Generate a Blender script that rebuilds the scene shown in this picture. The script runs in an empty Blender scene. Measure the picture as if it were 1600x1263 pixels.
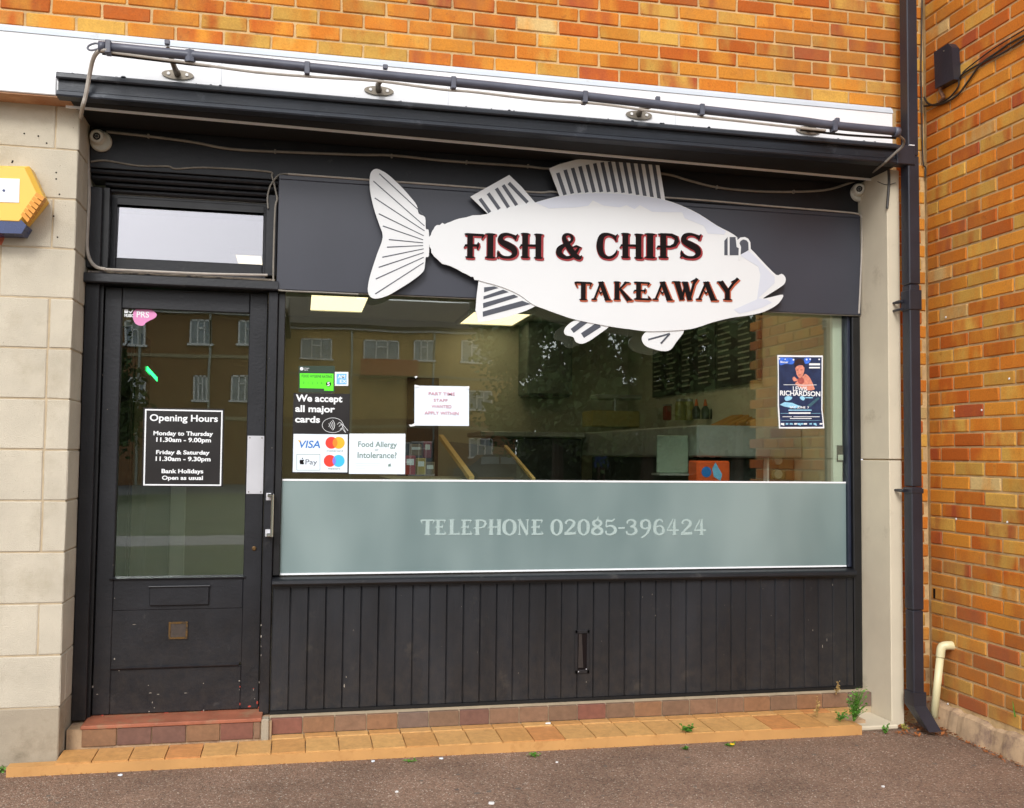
import bpy, bmesh, math, random
from mathutils import Vector, Matrix, noise
random.seed(11)
S = bpy.context.scene
COL = S.collection
rad = math.radians

# ------------------------------------------------------------------ camera
CAMH = 1.408
cam = bpy.data.cameras.new('camera'); cam.sensor_width = 36.0; cam.lens = 34.6; cam.clip_start = .05; cam.clip_end = 3000
camo = bpy.data.objects.new('camera', cam); COL.objects.link(camo); S.camera = camo
YAW, PIT, ROL, F = rad(12.17), rad(2.94), rad(-.607), 1537.6
fw = Vector((math.sin(YAW)*math.cos(PIT), math.cos(YAW)*math.cos(PIT), math.sin(PIT)))
r0 = Vector((math.cos(YAW), -math.sin(YAW), 0)); d0 = fw.cross(r0)
rt = r0*math.cos(ROL) + d0*math.sin(ROL); dn = -r0*math.sin(ROL) + d0*math.cos(ROL)
camo.matrix_world = Matrix(((rt.x, -dn.x, -fw.x, 0), (rt.y, -dn.y, -fw.y, 0), (rt.z, -dn.z, -fw.z, CAMH), (0, 0, 0, 1)))

# ------------------------------------------------------------------ overcast daylight
W = bpy.data.worlds.new("World"); S.world = W; W.use_nodes = True
nt = W.node_tree; nt.nodes.clear()
SUN_EL, SUN_ROT = rad(37), rad(200)
sky = nt.nodes.new('ShaderNodeTexSky'); sky.sky_type = 'NISHITA'; sky.sun_disc = False
sky.sun_elevation = SUN_EL; sky.sun_rotation = SUN_ROT; sky.dust_density = 3.0; sky.air_density = 1.0
hs = nt.nodes.new('ShaderNodeHueSaturation'); hs.inputs['Saturation'].default_value = .12; hs.inputs['Value'].default_value = 1.0
mxw = nt.nodes.new('ShaderNodeMixRGB'); mxw.inputs[0].default_value = .55; mxw.inputs[2].default_value = (8.2, 8.3, 8.9, 1)
bg = nt.nodes.new('ShaderNodeBackground'); bg.inputs[1].default_value = .12
wo = nt.nodes.new('ShaderNodeOutputWorld')
nt.links.new(sky.outputs[0], hs.inputs['Color']); nt.links.new(hs.outputs[0], mxw.inputs[1]); nt.links.new(mxw.outputs[0], bg.inputs[0]); nt.links.new(bg.outputs[0], wo.inputs[0])
sun = bpy.data.lights.new('sun', 'SUN'); sun.energy = 1.0; sun.angle = rad(16); sun.color = (1, .98, .95)
suno = bpy.data.objects.new('sun', sun); COL.objects.link(suno)
sd = Vector((math.sin(SUN_ROT)*math.cos(SUN_EL), math.cos(SUN_ROT)*math.cos(SUN_EL), math.sin(SUN_EL)))
suno.rotation_euler = sd.to_track_quat('Z', 'Y').to_euler(); suno.location = (0, 0, 12)
S.view_settings.view_transform = 'Standard'; S.view_settings.look = 'None'; S.view_settings.gamma = 1
S.view_settings.use_curve_mapping = False; S.view_settings.exposure = .86
S.render.engine = 'CYCLES'; S.cycles.max_bounces = 8; S.cycles.transparent_max_bounces = 12

# ------------------------------------------------------------------ places: a sight line met with a real plane
def ray(px, py):
    return rt*((px-800)/F) + dn*((py-631.5)/F) + fw
def at(px, py, y):
    r = ray(px, py); t = y/r.y; return Vector((r.x*t, y, r.z*t+CAMH))
def atX(px, py, x):
    r = ray(px, py); t = x/r.x; return Vector((x, r.y*t, r.z*t+CAMH))
def atZ(px, py, z):
    r = ray(px, py); t = (z-CAMH)/r.z; return Vector((r.x*t, r.y*t, z))
def inview(p, m=12):
    v = p-Vector((0, 0, CAMH)); d = v.dot(fw)
    if d < .1: return False
    x = 800+F*v.dot(rt)/d; y = 631.5+F*v.dot(dn)/d
    return -m < x < 1600+m and -m < y < 1263+m

# ------------------------------------------------------------------ materials
def lin(c):
    return tuple(((v/255)/12.92 if v/255 <= .04045 else ((v/255+.055)/1.055)**2.4) for v in c)
def c4(c, f=1): return (c[0]*f, c[1]*f, c[2]*f, 1)
def N(nt, t, **kw):
    n = nt.nodes.new(t)
    for k, v in kw.items():
        if k in n.inputs.keys(): n.inputs[k].default_value = v
        else: setattr(n, k, v)
    return n
MC = {}
def pm(name, col, rough=.6, var=.12, vs=6, bump=0., bs=150, metal=0, spec=.5, dirt=None, dscale=3, dlo=.55, dhi=.7,
       speck=None, sscale=260, sthr=.80, stretch=None, coat=0, emit=0, splash=None):
    """painted / plain surface: tone variation, optional dirt blotches, optional paint chips, fine bump"""
    if name in MC: return MC[name]
    m = bpy.data.materials.new(name); m.use_nodes = True; t = m.node_tree; t.nodes.clear()
    L = t.links.new
    o = N(t, 'ShaderNodeOutputMaterial'); b = N(t, 'ShaderNodeBsdfPrincipled')
    b.inputs['Roughness'].default_value = rough; b.inputs['Metallic'].default_value = metal
    b.inputs['Specular IOR Level'].default_value = spec; b.inputs['Coat Weight'].default_value = coat; b.inputs['Coat Roughness'].default_value = .15
    L(b.outputs[0], o.inputs[0])
    tc = N(t, 'ShaderNodeTexCoord'); src = tc.outputs['Object']
    if stretch:
        mp = N(t, 'ShaderNodeMapping'); mp.inputs['Scale'].default_value = stretch; L(src, mp.inputs[0]); src2 = mp.outputs[0]
    else: src2 = src
    n1 = N(t, 'ShaderNodeTexNoise', Scale=vs, Detail=5.0, Roughness=.6); L(src2, n1.inputs['Vector'])
    mr = N(t, 'ShaderNodeMapRange'); mr.inputs[1].default_value = .3; mr.inputs[2].default_value = .7; L(n1.outputs[0], mr.inputs[0])
    mx = N(t, 'ShaderNodeMixRGB'); mx.inputs[1].default_value = c4(col, 1-var); mx.inputs[2].default_value = c4(col, 1+var); L(mr.outputs[0], mx.inputs[0])
    out = mx.outputs[0]
    if dirt:
        n2 = N(t, 'ShaderNodeTexNoise', Scale=dscale, Detail=7.0, Roughness=.7); L(src, n2.inputs['Vector'])
        r2 = N(t, 'ShaderNodeMapRange'); r2.inputs[1].default_value = dlo; r2.inputs[2].default_value = dhi; L(n2.outputs[0], r2.inputs[0])
        m2 = N(t, 'ShaderNodeMixRGB'); m2.inputs[2].default_value = c4(dirt); L(r2.outputs[0], m2.inputs[0]); L(out, m2.inputs[1]); out = m2.outputs[0]
    if speck:
        n3 = N(t, 'ShaderNodeTexNoise', Scale=sscale*.25, Detail=3.0, Roughness=.75); L(src, n3.inputs['Vector'])
        r3 = N(t, 'ShaderNodeMapRange'); r3.inputs[1].default_value = sthr; r3.inputs[2].default_value = sthr+.02; L(n3.outputs[0], r3.inputs[0])
        m3 = N(t, 'ShaderNodeMixRGB'); m3.inputs[2].default_value = c4(speck); L(r3.outputs[0], m3.inputs[0]); L(out, m3.inputs[1]); out = m3.outputs[0]
    if splash:   # mud splashed up from the pavement, thinning out with height
        gp = N(t, 'ShaderNodeNewGeometry'); sz = N(t, 'ShaderNodeSeparateXYZ'); L(gp.outputs['Position'], sz.inputs[0])
        ns = N(t, 'ShaderNodeTexNoise', Scale=18.0, Detail=8.0, Roughness=.75); L(gp.outputs['Position'], ns.inputs['Vector'])
        rs = N(t, 'ShaderNodeMapRange'); rs.inputs[1].default_value = .12; rs.inputs[2].default_value = .75; rs.inputs[3].default_value = .13; rs.inputs[4].default_value = .0; L(sz.outputs[2], rs.inputs[0])
        rn = N(t, 'ShaderNodeMapRange'); rn.inputs[1].default_value = .38; rn.inputs[2].default_value = .72; rn.inputs[3].default_value = .2; rn.inputs[4].default_value = 2.2; L(ns.outputs[0], rn.inputs[0])
        ml = N(t, 'ShaderNodeMath', operation='MULTIPLY'); ml.use_clamp = True; L(rs.outputs[0], ml.inputs[0]); L(rn.outputs[0], ml.inputs[1])
        m7 = N(t, 'ShaderNodeMixRGB'); m7.inputs[2].default_value = c4(splash); L(ml.outputs[0], m7.inputs[0]); L(out, m7.inputs[1]); out = m7.outputs[0]
    L(out, b.inputs['Base Color'])
    mrr = N(t, 'ShaderNodeMapRange'); mrr.inputs[3].default_value = max(.02, rough-.1); mrr.inputs[4].default_value = min(1, rough+.12); L(n1.outputs[0], mrr.inputs[0]); L(mrr.outputs[0], b.inputs['Roughness'])
    if bump:
        nb = N(t, 'ShaderNodeTexNoise', Scale=bs, Detail=4.0, Roughness=.6); L(src2, nb.inputs['Vector'])
        bu = N(t, 'ShaderNodeBump'); bu.inputs['Strength'].default_value = bump; bu.inputs['Distance'].default_value = .003
        L(nb.outputs[0], bu.inputs['Height']); L(bu.outputs[0], b.inputs['Normal'])
    if emit:
        b.inputs['Emission Color'].default_value = c4(col); b.inputs['Emission Strength'].default_value = emit
    MC[name] = m; return m

def brick_mat(name, island, dark=1.0):
    m = bpy.data.materials.new(name); m.use_nodes = True; t = m.node_tree; t.nodes.clear(); L = t.links.new
    o = N(t, 'ShaderNodeOutputMaterial'); b = N(t, 'ShaderNodeBsdfPrincipled'); b.inputs['Roughness'].default_value = .8; b.inputs['Specular IOR Level'].default_value = .25
    L(b.outputs[0], o.inputs[0])
    if island: rnd = N(t, 'ShaderNodeNewGeometry').outputs['Random Per Island']
    else: rnd = N(t, 'ShaderNodeObjectInfo').outputs['Random']
    def ramp(stops, src):
        r = N(t, 'ShaderNodeValToRGB'); r.color_ramp.interpolation = 'CONSTANT'
        el = r.color_ramp.elements
        while len(el) < len(stops): el.new(.5)
        for e, (p, c) in zip(el, stops): e.position = p; e.color = c4(lin(c), dark)
        L(src, r.inputs[0]); return r.outputs[0]
    OR, DO, AM, BU, CR, RD = (190, 110, 32), (178, 90, 28), (200, 130, 44), (196, 150, 68), (196, 166, 110), (160, 76, 40)
    A = ramp([(0, OR), (.2, DO), (.33, AM), (.50, BU), (.60, OR), (.74, AM), (.86, CR), (.89, RD), (.94, BU)], rnd)
    ma = N(t, 'ShaderNodeMath', operation='MULTIPLY'); ma.inputs[1].default_value = 7.13; L(rnd, ma.inputs[0])
    fr = N(t, 'ShaderNodeMath', operation='FRACT'); L(ma.outputs[0], fr.inputs[0])
    B = ramp([(0, AM), (.3, OR), (.5, BU), (.62, DO), (.8, AM), (.92, RD)], fr.outputs[0])
    tc = N(t, 'ShaderNodeTexCoord'); ad = N(t, 'ShaderNodeVectorMath', operation='ADD')
    mm = N(t, 'ShaderNodeMath', operation='MULTIPLY'); mm.inputs[1].default_value = 91.7; L(rnd, mm.inputs[0])
    L(tc.outputs['Object'], ad.inputs[0]); L(mm.outputs[0], ad.inputs[1])
    mpz = N(t, 'ShaderNodeMapping'); mpz.inputs['Scale'].default_value = (1, 1, .35); L(ad.outputs[0], mpz.inputs[0])
    n1 = N(t, 'ShaderNodeTexNoise', Scale=10.0, Detail=2.0, Roughness=.5); L(mpz.outputs[0], n1.inputs['Vector'])
    r1 = N(t, 'ShaderNodeMapRange'); r1.inputs[1].default_value = .42; r1.inputs[2].default_value = .68; L(n1.outputs[0], r1.inputs[0])
    mx = N(t, 'ShaderNodeMixRGB'); L(r1.outputs[0], mx.inputs[0]); L(A, mx.inputs[1]); L(B, mx.inputs[2])
    # overall lightness of each brick, and grain
    m3 = N(t, 'ShaderNodeMath', operation='MULTIPLY'); m3.inputs[1].default_value = 13.7; L(rnd, m3.inputs[0])
    f3 = N(t, 'ShaderNodeMath', operation='FRACT'); L(m3.outputs[0], f3.inputs[0])
    r3 = N(t, 'ShaderNodeMapRange'); r3.inputs[3].default_value = .86; r3.inputs[4].default_value = 1.12; L(f3.outputs[0], r3.inputs[0])
    n2 = N(t, 'ShaderNodeTexNoise', Scale=110.0, Detail=5.0, Roughness=.7); L(ad.outputs[0], n2.inputs['Vector'])
    r2 = N(t, 'ShaderNodeMapRange'); r2.inputs[1].default_value = .25; r2.inputs[2].default_value = .75; r2.inputs[3].default_value = .82; r2.inputs[4].default_value = 1.15; L(n2.outputs[0], r2.inputs[0])
    mu = N(t, 'ShaderNodeMath', operation='MULTIPLY'); L(r3.outputs[0], mu.inputs[0]); L(r2.outputs[0], mu.inputs[1])
    # soot/efflorescence blotches
    vm = N(t, 'ShaderNodeVectorMath', operation='SCALE'); L(mx.outputs[0], vm.inputs[0]); L(mu.outputs[0], vm.inputs['Scale'])
    n4 = N(t, 'ShaderNodeTexNoise', Scale=28.0, Detail=6.0, Roughness=.75); L(ad.outputs[0], n4.inputs['Vector'])
    r4 = N(t, 'ShaderNodeMapRange'); r4.inputs[1].default_value = .58; r4.inputs[2].default_value = .72; r4.inputs[4].default_value = .5; L(n4.outputs[0], r4.inputs[0])
    m4 = N(t, 'ShaderNodeMixRGB'); m4.inputs[2].default_value = c4(lin((120, 62, 32))); L(r4.outputs[0], m4.inputs[0]); L(vm.outputs[0], m4.inputs[1])
    gp = N(t, 'ShaderNodeNewGeometry'); n6 = N(t, 'ShaderNodeTexNoise', Scale=1.6, Detail=7.0, Roughness=.7); L(gp.outputs['Position'], n6.inputs['Vector'])
    sz = N(t, 'ShaderNodeSeparateXYZ'); L(gp.outputs['Position'], sz.inputs[0])
    rz_ = N(t, 'ShaderNodeMapRange'); rz_.inputs[1].default_value = .0; rz_.inputs[2].default_value = .75; rz_.inputs[3].default_value = .30; rz_.inputs[4].default_value = 0; L(sz.outputs[2], rz_.inputs[0])
    r6 = N(t, 'ShaderNodeMapRange'); r6.inputs[1].default_value = .50; r6.inputs[2].default_value = .78; r6.inputs[4].default_value = .7; L(n6.outputs[0], r6.inputs[0])
    ad6 = N(t, 'ShaderNodeMath', operation='ADD'); ad6.use_clamp = True; L(rz_.outputs[0], ad6.inputs[0]); L(r6.outputs[0], ad6.inputs[1])
    m6 = N(t, 'ShaderNodeMixRGB'); m6.inputs[2].default_value = c4(lin((142, 100, 62))); L(ad6.outputs[0], m6.inputs[0]); L(m4.outputs[0], m6.inputs[1]); L(m6.outputs[0], b.inputs['Base Color'])
    bu = N(t, 'ShaderNodeBump'); bu.inputs['Strength'].default_value = .6; bu.inputs['Distance'].default_value = .002; L(n2.outputs[0], bu.inputs['Height']); L(bu.outputs[0], b.inputs['Normal'])
    return m
M_BRICK = brick_mat('stock brick', False); M_BRICKS = brick_mat('stock brick mass', True)

def tile_mat(name, stops, rough=.45):
    m = bpy.data.materials.new(name); m.use_nodes = True; t = m.node_tree; t.nodes.clear(); L = t.links.new
    o = N(t, 'ShaderNodeOutputMaterial'); b = N(t, 'ShaderNodeBsdfPrincipled'); b.inputs['Roughness'].default_value = rough
    L(b.outputs[0], o.inputs[0]); rnd = N(t, 'ShaderNodeObjectInfo').outputs['Random']
    r = N(t, 'ShaderNodeValToRGB'); r.color_ramp.interpolation = 'CONSTANT'; el = r.color_ramp.elements
    while len(el) < len(stops): el.new(.5)
    for e, (p, c) in zip(el, stops): e.position = p; e.color = c4(lin(c))
    L(rnd, r.inputs[0])
    tc = N(t, 'ShaderNodeTexCoord'); n2 = N(t, 'ShaderNodeTexNoise', Scale=30.0, Detail=6.0, Roughness=.7); L(tc.outputs['Object'], n2.inputs['Vector'])
    r2 = N(t, 'ShaderNodeMapRange'); r2.inputs[1].default_value = .3; r2.inputs[2].default_value = .7; r2.inputs[3].default_value = .78; r2.inputs[4].default_value = 1.15; L(n2.outputs[0], r2.inputs[0])
    vm = N(t, 'ShaderNodeVectorMath', operation='SCALE'); L(r.outputs[0], vm.inputs[0]); L(r2.outputs[0], vm.inputs['Scale']); L(vm.outputs[0], b.inputs['Base Color'])
    bu = N(t, 'ShaderNodeBump'); bu.inputs['Strength'].default_value = .25; bu.inputs['Distance'].default_value = .002; L(n2.outputs[0], bu.inputs['Height']); L(bu.outputs[0], b.inputs['Normal'])
    return m
M_RISER = tile_mat('quarry tile', [(0, (118, 92, 72)), (.22, (128, 98, 76)), (.42, (122, 78, 64)), (.52, (140, 76, 58)), (.62, (112, 80, 68)), (.70, (134, 98, 70)), (.86, (112, 92, 80))])
M_LEDGE = tile_mat('ochre quarry tile', [(0, (196, 150, 92)), (.3, (200, 154, 94)), (.55, (192, 142, 84)), (.80, (192, 132, 78)), (.90, (188, 114, 68)), (.94, (200, 158, 100))])

def glass_mat(name, refl, tint, rough=0.0, tone=(.95, 1, .97, 1)):
    m = bpy.data.materials.new(name); m.use_nodes = True; t = m.node_tree; t.nodes.clear(); L = t.links.new
    o = N(t, 'ShaderNodeOutputMaterial'); tr = N(t, 'ShaderNodeBsdfTransparent'); tr.inputs[0].default_value = (*tint, 1)
    gl = N(t, 'ShaderNodeBsdfGlossy'); gl.inputs['Roughness'].default_value = rough; gl.inputs[0].default_value = tone
    lw = N(t, 'ShaderNodeLayerWeight'); lw.inputs[0].default_value = .25
    mr = N(t, 'ShaderNodeMapRange'); mr.inputs[3].default_value = refl; mr.inputs[4].default_value = min(1, refl+.6); L(lw.outputs['Fresnel'], mr.inputs[0])
    mx = N(t, 'ShaderNodeMixShader'); L(mr.outputs[0], mx.inputs[0]); L(tr.outputs[0], mx.inputs[1]); L(gl.outputs[0], mx.inputs[2]); L(mx.outputs[0], o.inputs[0])
    # old float glass is never quite flat
    tc = N(t, 'ShaderNodeTexCoord'); nn = N(t, 'ShaderNodeTexNoise', Scale=2.2, Detail=1.0); L(tc.outputs['Object'], nn.inputs['Vector'])
    bu = N(t, 'ShaderNodeBump'); bu.inputs['Strength'].default_value = .05; bu.inputs['Distance'].default_value = .01; L(nn.outputs[0], bu.inputs['Height']); L(bu.outputs[0], gl.inputs['Normal'])
    return m
M_GLASS = glass_mat('window glass', .118, (.90, .94, .90)); M_TGLASS = glass_mat('transom glass', .21, (.7, .72, .7), tone=(.95, .93, 1, 1))

def film_mat():
    m = bpy.data.materials.new('frosted film'); m.use_nodes = True; t = m.node_tree; t.nodes.clear(); L = t.links.new
    o = N(t, 'ShaderNodeOutputMaterial'); b = N(t, 'ShaderNodeBsdfPrincipled'); b.inputs['Roughness'].default_value = .28; b.inputs['Specular IOR Level'].default_value = .7
    tc = N(t, 'ShaderNodeTexCoord'); mp = N(t, 'ShaderNodeMapping'); mp.inputs['Scale'].default_value = (1.1, 1, .5); L(tc.outputs['Object'], mp.inputs[0])
    n = N(t, 'ShaderNodeTexNoise', Scale=1.6, Detail=3.0, Roughness=.5); L(mp.outputs[0], n.inputs['Vector'])
    mr = N(t, 'ShaderNodeMapRange'); mr.inputs[1].default_value = .35; mr.inputs[2].default_value = .68; L(n.outputs[0], mr.inputs[0])
    mx = N(t, 'ShaderNodeMixRGB'); mx.inputs[1].default_value = c4(lin((118, 138, 138))); mx.inputs[2].default_value = c4(lin((152, 170, 168))); L(mr.outputs[0], mx.inputs[0]); L(mx.outputs[0], b.inputs['Base Color'])
    tl = N(t, 'ShaderNodeBsdfTranslucent'); tl.inputs[0].default_value = (.6, .68, .66, 1)
    ms = N(t, 'ShaderNodeMixShader'); ms.inputs[0].default_value = .25; L(b.outputs[0], ms.inputs[1]); L(tl.outputs[0], ms.inputs[2]); L(ms.outputs[0], o.inputs[0])
    return m
M_FILM = film_mat()

def ground_mat():
    m = bpy.data.materials.new('worn red-brown tarmac'); m.use_nodes = True; t = m.node_tree; t.nodes.clear(); L = t.links.new
    o = N(t, 'ShaderNodeOutputMaterial'); b = N(t, 'ShaderNodeBsdfPrincipled'); b.inputs['Roughness'].default_value = .85; b.inputs['Specular IOR Level'].default_value = .3; L(b.outputs[0], o.inputs[0])
    tc = N(t, 'ShaderNodeTexCoord')
    v = N(t, 'ShaderNodeTexVoronoi', Scale=190.0); L(tc.outputs['Object'], v.inputs['Vector'])
    sp = N(t, 'ShaderNodeSeparateColor'); L(v.outputs['Color'], sp.inputs[0])
    r = N(t, 'ShaderNodeValToRGB'); el = r.color_ramp.elements
    st = [(0, (92, 76, 64)), (.25, (118, 94, 78)), (.5, (132, 106, 88)), (.7, (126, 96, 80)), (.88, (140, 118, 102)), (.975, (160, 142, 124)), (1, (190, 178, 164))]
    while len(el) < len(st): el.new(.5)
    for e, (p, c) in zip(el, st): e.position = p; e.color = c4(lin(c))
    L(sp.outputs[0], r.inputs[0])
    n = N(t, 'ShaderNodeTexNoise', Scale=1.7, Detail=8.0, Roughness=.68); L(tc.outputs['Object'], n.inputs['Vector'])
    mr = N(t, 'ShaderNodeMapRange'); mr.inputs[1].default_value = .3; mr.inputs[2].default_value = .7; mr.inputs[3].default_value = .72; mr.inputs[4].default_value = 1.3; L(n.outputs[0], mr.inputs[0])
    n5 = N(t, 'ShaderNodeTexNoise', Scale=60.0, Detail=3.0, Roughness=.7); L(tc.outputs['Object'], n5.inputs['Vector'])
    r5 = N(t, 'ShaderNodeMapRange'); r5.inputs[1].default_value = .35; r5.inputs[2].default_value = .65; r5.inputs[3].default_value = .8; r5.inputs[4].default_value = 1.15; L(n5.outputs[0], r5.inputs[0])
    mu = N(t, 'ShaderNodeMath', operation='MULTIPLY'); L(mr.outputs[0], mu.inputs[0]); L(r5.outputs[0], mu.inputs[1])
    vm = N(t, 'ShaderNodeVectorMath', operation='SCALE'); L(r.outputs[0], vm.inputs[0]); L(mu.outputs[0], vm.inputs['Scale']); L(vm.outputs[0], b.inputs['Base Color'])
    ad = N(t, 'ShaderNodeMath', operation='ADD'); L(v.outputs['Distance'], ad.inputs[0]); L(n5.outputs[0], ad.inputs[1])
    bu = N(t, 'ShaderNodeBump'); bu.inputs['Strength'].default_value = .8; bu.inputs['Distance'].default_value = .004; bu.invert = True; L(ad.outputs[0], bu.inputs['Height']); L(bu.outputs[0], b.inputs['Normal'])
    return m

BLK = lin((26, 27, 31))
M_BLACK = pm('black gloss paint', BLK, .42, .3, 4, .35, 60, spec=.38, splash=lin((86, 74, 62)), speck=lin((150, 146, 140)), sscale=200, sthr=.80, dirt=lin((70, 68, 66)), dscale=9, dlo=.62, dhi=.8)
M_BLACKV = pm('black boarding paint', lin((27, 29, 33)), .45, .5, 3, .35, 80, spec=.42, splash=lin((92, 78, 64)), speck=lin((170, 166, 158)), sscale=150, sthr=.79, dirt=lin((74, 68, 60)), dscale=6, dlo=.6, dhi=.85, stretch=(1, 1, .25))
M_BLACKDEEP = pm('black frame paint', lin((16, 16, 18)), .4, .2, 8, .15, 90, speck=lin((120, 118, 112)), sscale=190, sthr=.81)
M_CANOPY = pm('blue-black canopy paint', lin((32, 38, 47)), .45, .45, 2.4, .3, 50, stretch=(1, 1, 3), dirt=lin((96, 100, 106)), dscale=5, dlo=.6, dhi=.78, speck=lin((150, 150, 150)), sscale=160, sthr=.82)
M_SOFFIT = pm('black soffit paint', lin((11, 11, 12)), .8, .2, 4)
M_SIGN = pm('slate sign panel', lin((54, 56, 65)), .36, .14, 1.2, .05, 40, speck=lin((170, 170, 170)), sscale=120, sthr=.83)
M_WHITEBAND = pm('white masonry paint', (.80, .80, .81), .7, .03, 3, .3, 60, dirt=lin((205, 200, 190)), dscale=4, dlo=.66, dhi=.8)
M_CHAMFER = pm('pale grey masonry paint', (.50, .54, .58), .7, .05, 3, .3, 60, dirt=lin((170, 168, 160)), dscale=6, dlo=.62, dhi=.75)
M_CONC = pm('cream concrete block', lin((190, 181, 162)), .9, .10, 4, .8, 200, dirt=lin((158, 146, 122)), dscale=3.2, dlo=.52, dhi=.85, speck=lin((112, 102, 86)), sscale=260, sthr=.70)
M_CONCLOW = pm('stained concrete block', lin((160, 148, 128)), .9, .14, 5, .6, 200, dirt=lin((112, 102, 84)), dscale=5, dlo=.5, dhi=.8, speck=lin((210, 205, 195)), sscale=160, sthr=.72)
M_CONCR = pm('smooth cast pilaster', lin((204, 192, 168)), .85, .07, 3, .3, 200, dirt=lin((160, 146, 122)), dscale=3.5, dlo=.58, dhi=.8, speck=lin((90, 80, 66)), sscale=110, sthr=.80)
M_MORTAR = pm('pale buff mortar', lin((198, 166, 118)), .95, .25, 14, .8, 150, dirt=lin((140, 112, 78)), dscale=7, dlo=.5, dhi=.7)
M_MORTARC = pm('grey block mortar', lin((178, 160, 132)), .95, .15, 15, .4, 180)
M_UNDER = pm('rust stained soffit', lin((176, 138, 108)), .9, .2, 5, .3, 80, dirt=lin((150, 92, 56)), dscale=4, dlo=.45, dhi=.7)
M_PIPE = pm('black cast downpipe', lin((40, 40, 48)), .36, .15, 6, .3, 70, speck=lin((130, 130, 130)), sscale=140, sthr=.78)
M_GREYPL = pm('dark grey tube', lin((78, 80, 92)), .4, .2, 7, .1, 80)
M_CABLE = pm('dirty white cable', lin((168, 160, 150)), .55, .14, 20)
M_CABLEG = pm('grey painted cable', lin((128, 122, 112)), .55, .2, 14)
M_CABLEB = pm('black cable', lin((38, 32, 26)), .5, .2, 20)
M_GALV = pm('galvanised plate', lin((120, 112, 100)), .45, .25, 30, metal=.5)
M_SCREW = pm('pale screw head', (.75, .74, .72), .4, .1)
M_FISH = pm('white acrylic', (.70, .71, .71), .3, .02, 2)
M_FISHB = pm('pale lilac acrylic', lin((203, 207, 217)), .3, .04, 2)
M_STRIPE = pm('charcoal print', lin((70, 73, 82)), .4, .06, 5)
M_INK = pm('black lettering', (.006, .003, .003), .7, .1, spec=.15)
M_RED = pm('oxblood lettering edge', lin((150, 34, 38)), .4, .1, 30)
M_RUST = pm('rust lettering edge', lin((176, 84, 52)), .4, .15, 30)
M_WHITEV = pm('white vinyl', (.82, .84, .85), .4, .02)
M_DIMTXT = pm('etched lettering', lin((160, 178, 174)), .5, .05)
M_PAPER = pm('white paper', lin((222, 232, 240)), .8, .03, 8)
M_ALU = pm('satin aluminium plate', lin((196, 196, 200)), .35, .04, 6, metal=.2)
M_CHROME = pm('chrome', (.8, .8, .8), .08, .03, metal=1)
M_BRASS = pm('tarnished brass', lin((112, 84, 44)), .5, .3, 40, metal=.6, dirt=lin((60, 52, 42)), dscale=40, dlo=.45, dhi=.6)
M_SILL = pm('flaking cream sill', lin((150, 138, 122)), .8, .25, 20, .5, 90, dirt=lin((62, 60, 62)), dscale=14, dlo=.46, dhi=.56)
M_PVC = pm('cream pvc pipe', lin((214, 204, 160)), .4, .05, 8, dirt=lin((150, 140, 100)), dscale=10, dlo=.66, dhi=.85)
M_YEL = pm('yellow alarm plastic', lin((232, 184, 74)), .4, .03, 3)
M_YELD = pm('amber alarm louvre', lin((206, 136, 28)), .45, .05, 5)
M_NAVY = pm('navy alarm lens', lin((44, 58, 100)), .25, .1, 5)
M_CAMW = pm('aged white plastic', lin((206, 204, 192)), .4, .08, 12)
M_LENS = pm('camera lens', (.01, .01, .012), .12, .1)
M_THRESH = pm('red painted threshold', lin((156, 92, 66)), .65, .25, 8, .3, 90, dirt=lin((150, 112, 84)), dscale=10, dlo=.48, dhi=.62)
M_HAUNCH = pm('rough cement haunch', lin((176, 148, 116)), .95, .2, 9, .8, 60, dirt=lin((128, 104, 88)), dscale=8, dlo=.5, dhi=.65)
M_LEAF = pm('weed leaf', lin((82, 130, 40)), .6, .3, 40)
M_STRAW = pm('dry grass', lin((170, 140, 84)), .8, .25, 40)
M_DRY = pm('dry leaf', lin((150, 88, 40)), .8, .45, 30)
M_PINK = pm('pink sticker', lin((224, 140, 190)), .4, .05)
M_GREEN = pm('lime green print', lin((92, 232, 30)), .5, .03)
M_DKGREEN = pm('dark green print', lin((30, 52, 34)), .5, .05)
M_CARD = pm('near-black vinyl', lin((26, 22, 22)), .35, .08)
M_BLUEP = pm('pale blue print', lin((120, 184, 226)), .5, .06, 60)
M_VISA = pm('blue print', lin((36, 112, 190)), .5, .03)
M_MCR = pm('red disc print', lin((232, 56, 40)), .5, .02)
M_MCO = pm('orange disc print', lin((240, 132, 30)), .5, .02)
M_MCY = pm('amber disc print', lin((240, 176, 36)), .5, .02)
M_MCB = pm('cyan disc print', lin((60, 186, 232)), .5, .02)
M_MCV = pm('violet disc print', lin((130, 120, 222)), .5, .02)
M_GTXT = pm('grey green print', lin((104, 130, 120)), .6, .05)
M_PTXT = pm('faded red print', lin((196, 140, 156)), .6, .1, 90)

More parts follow.
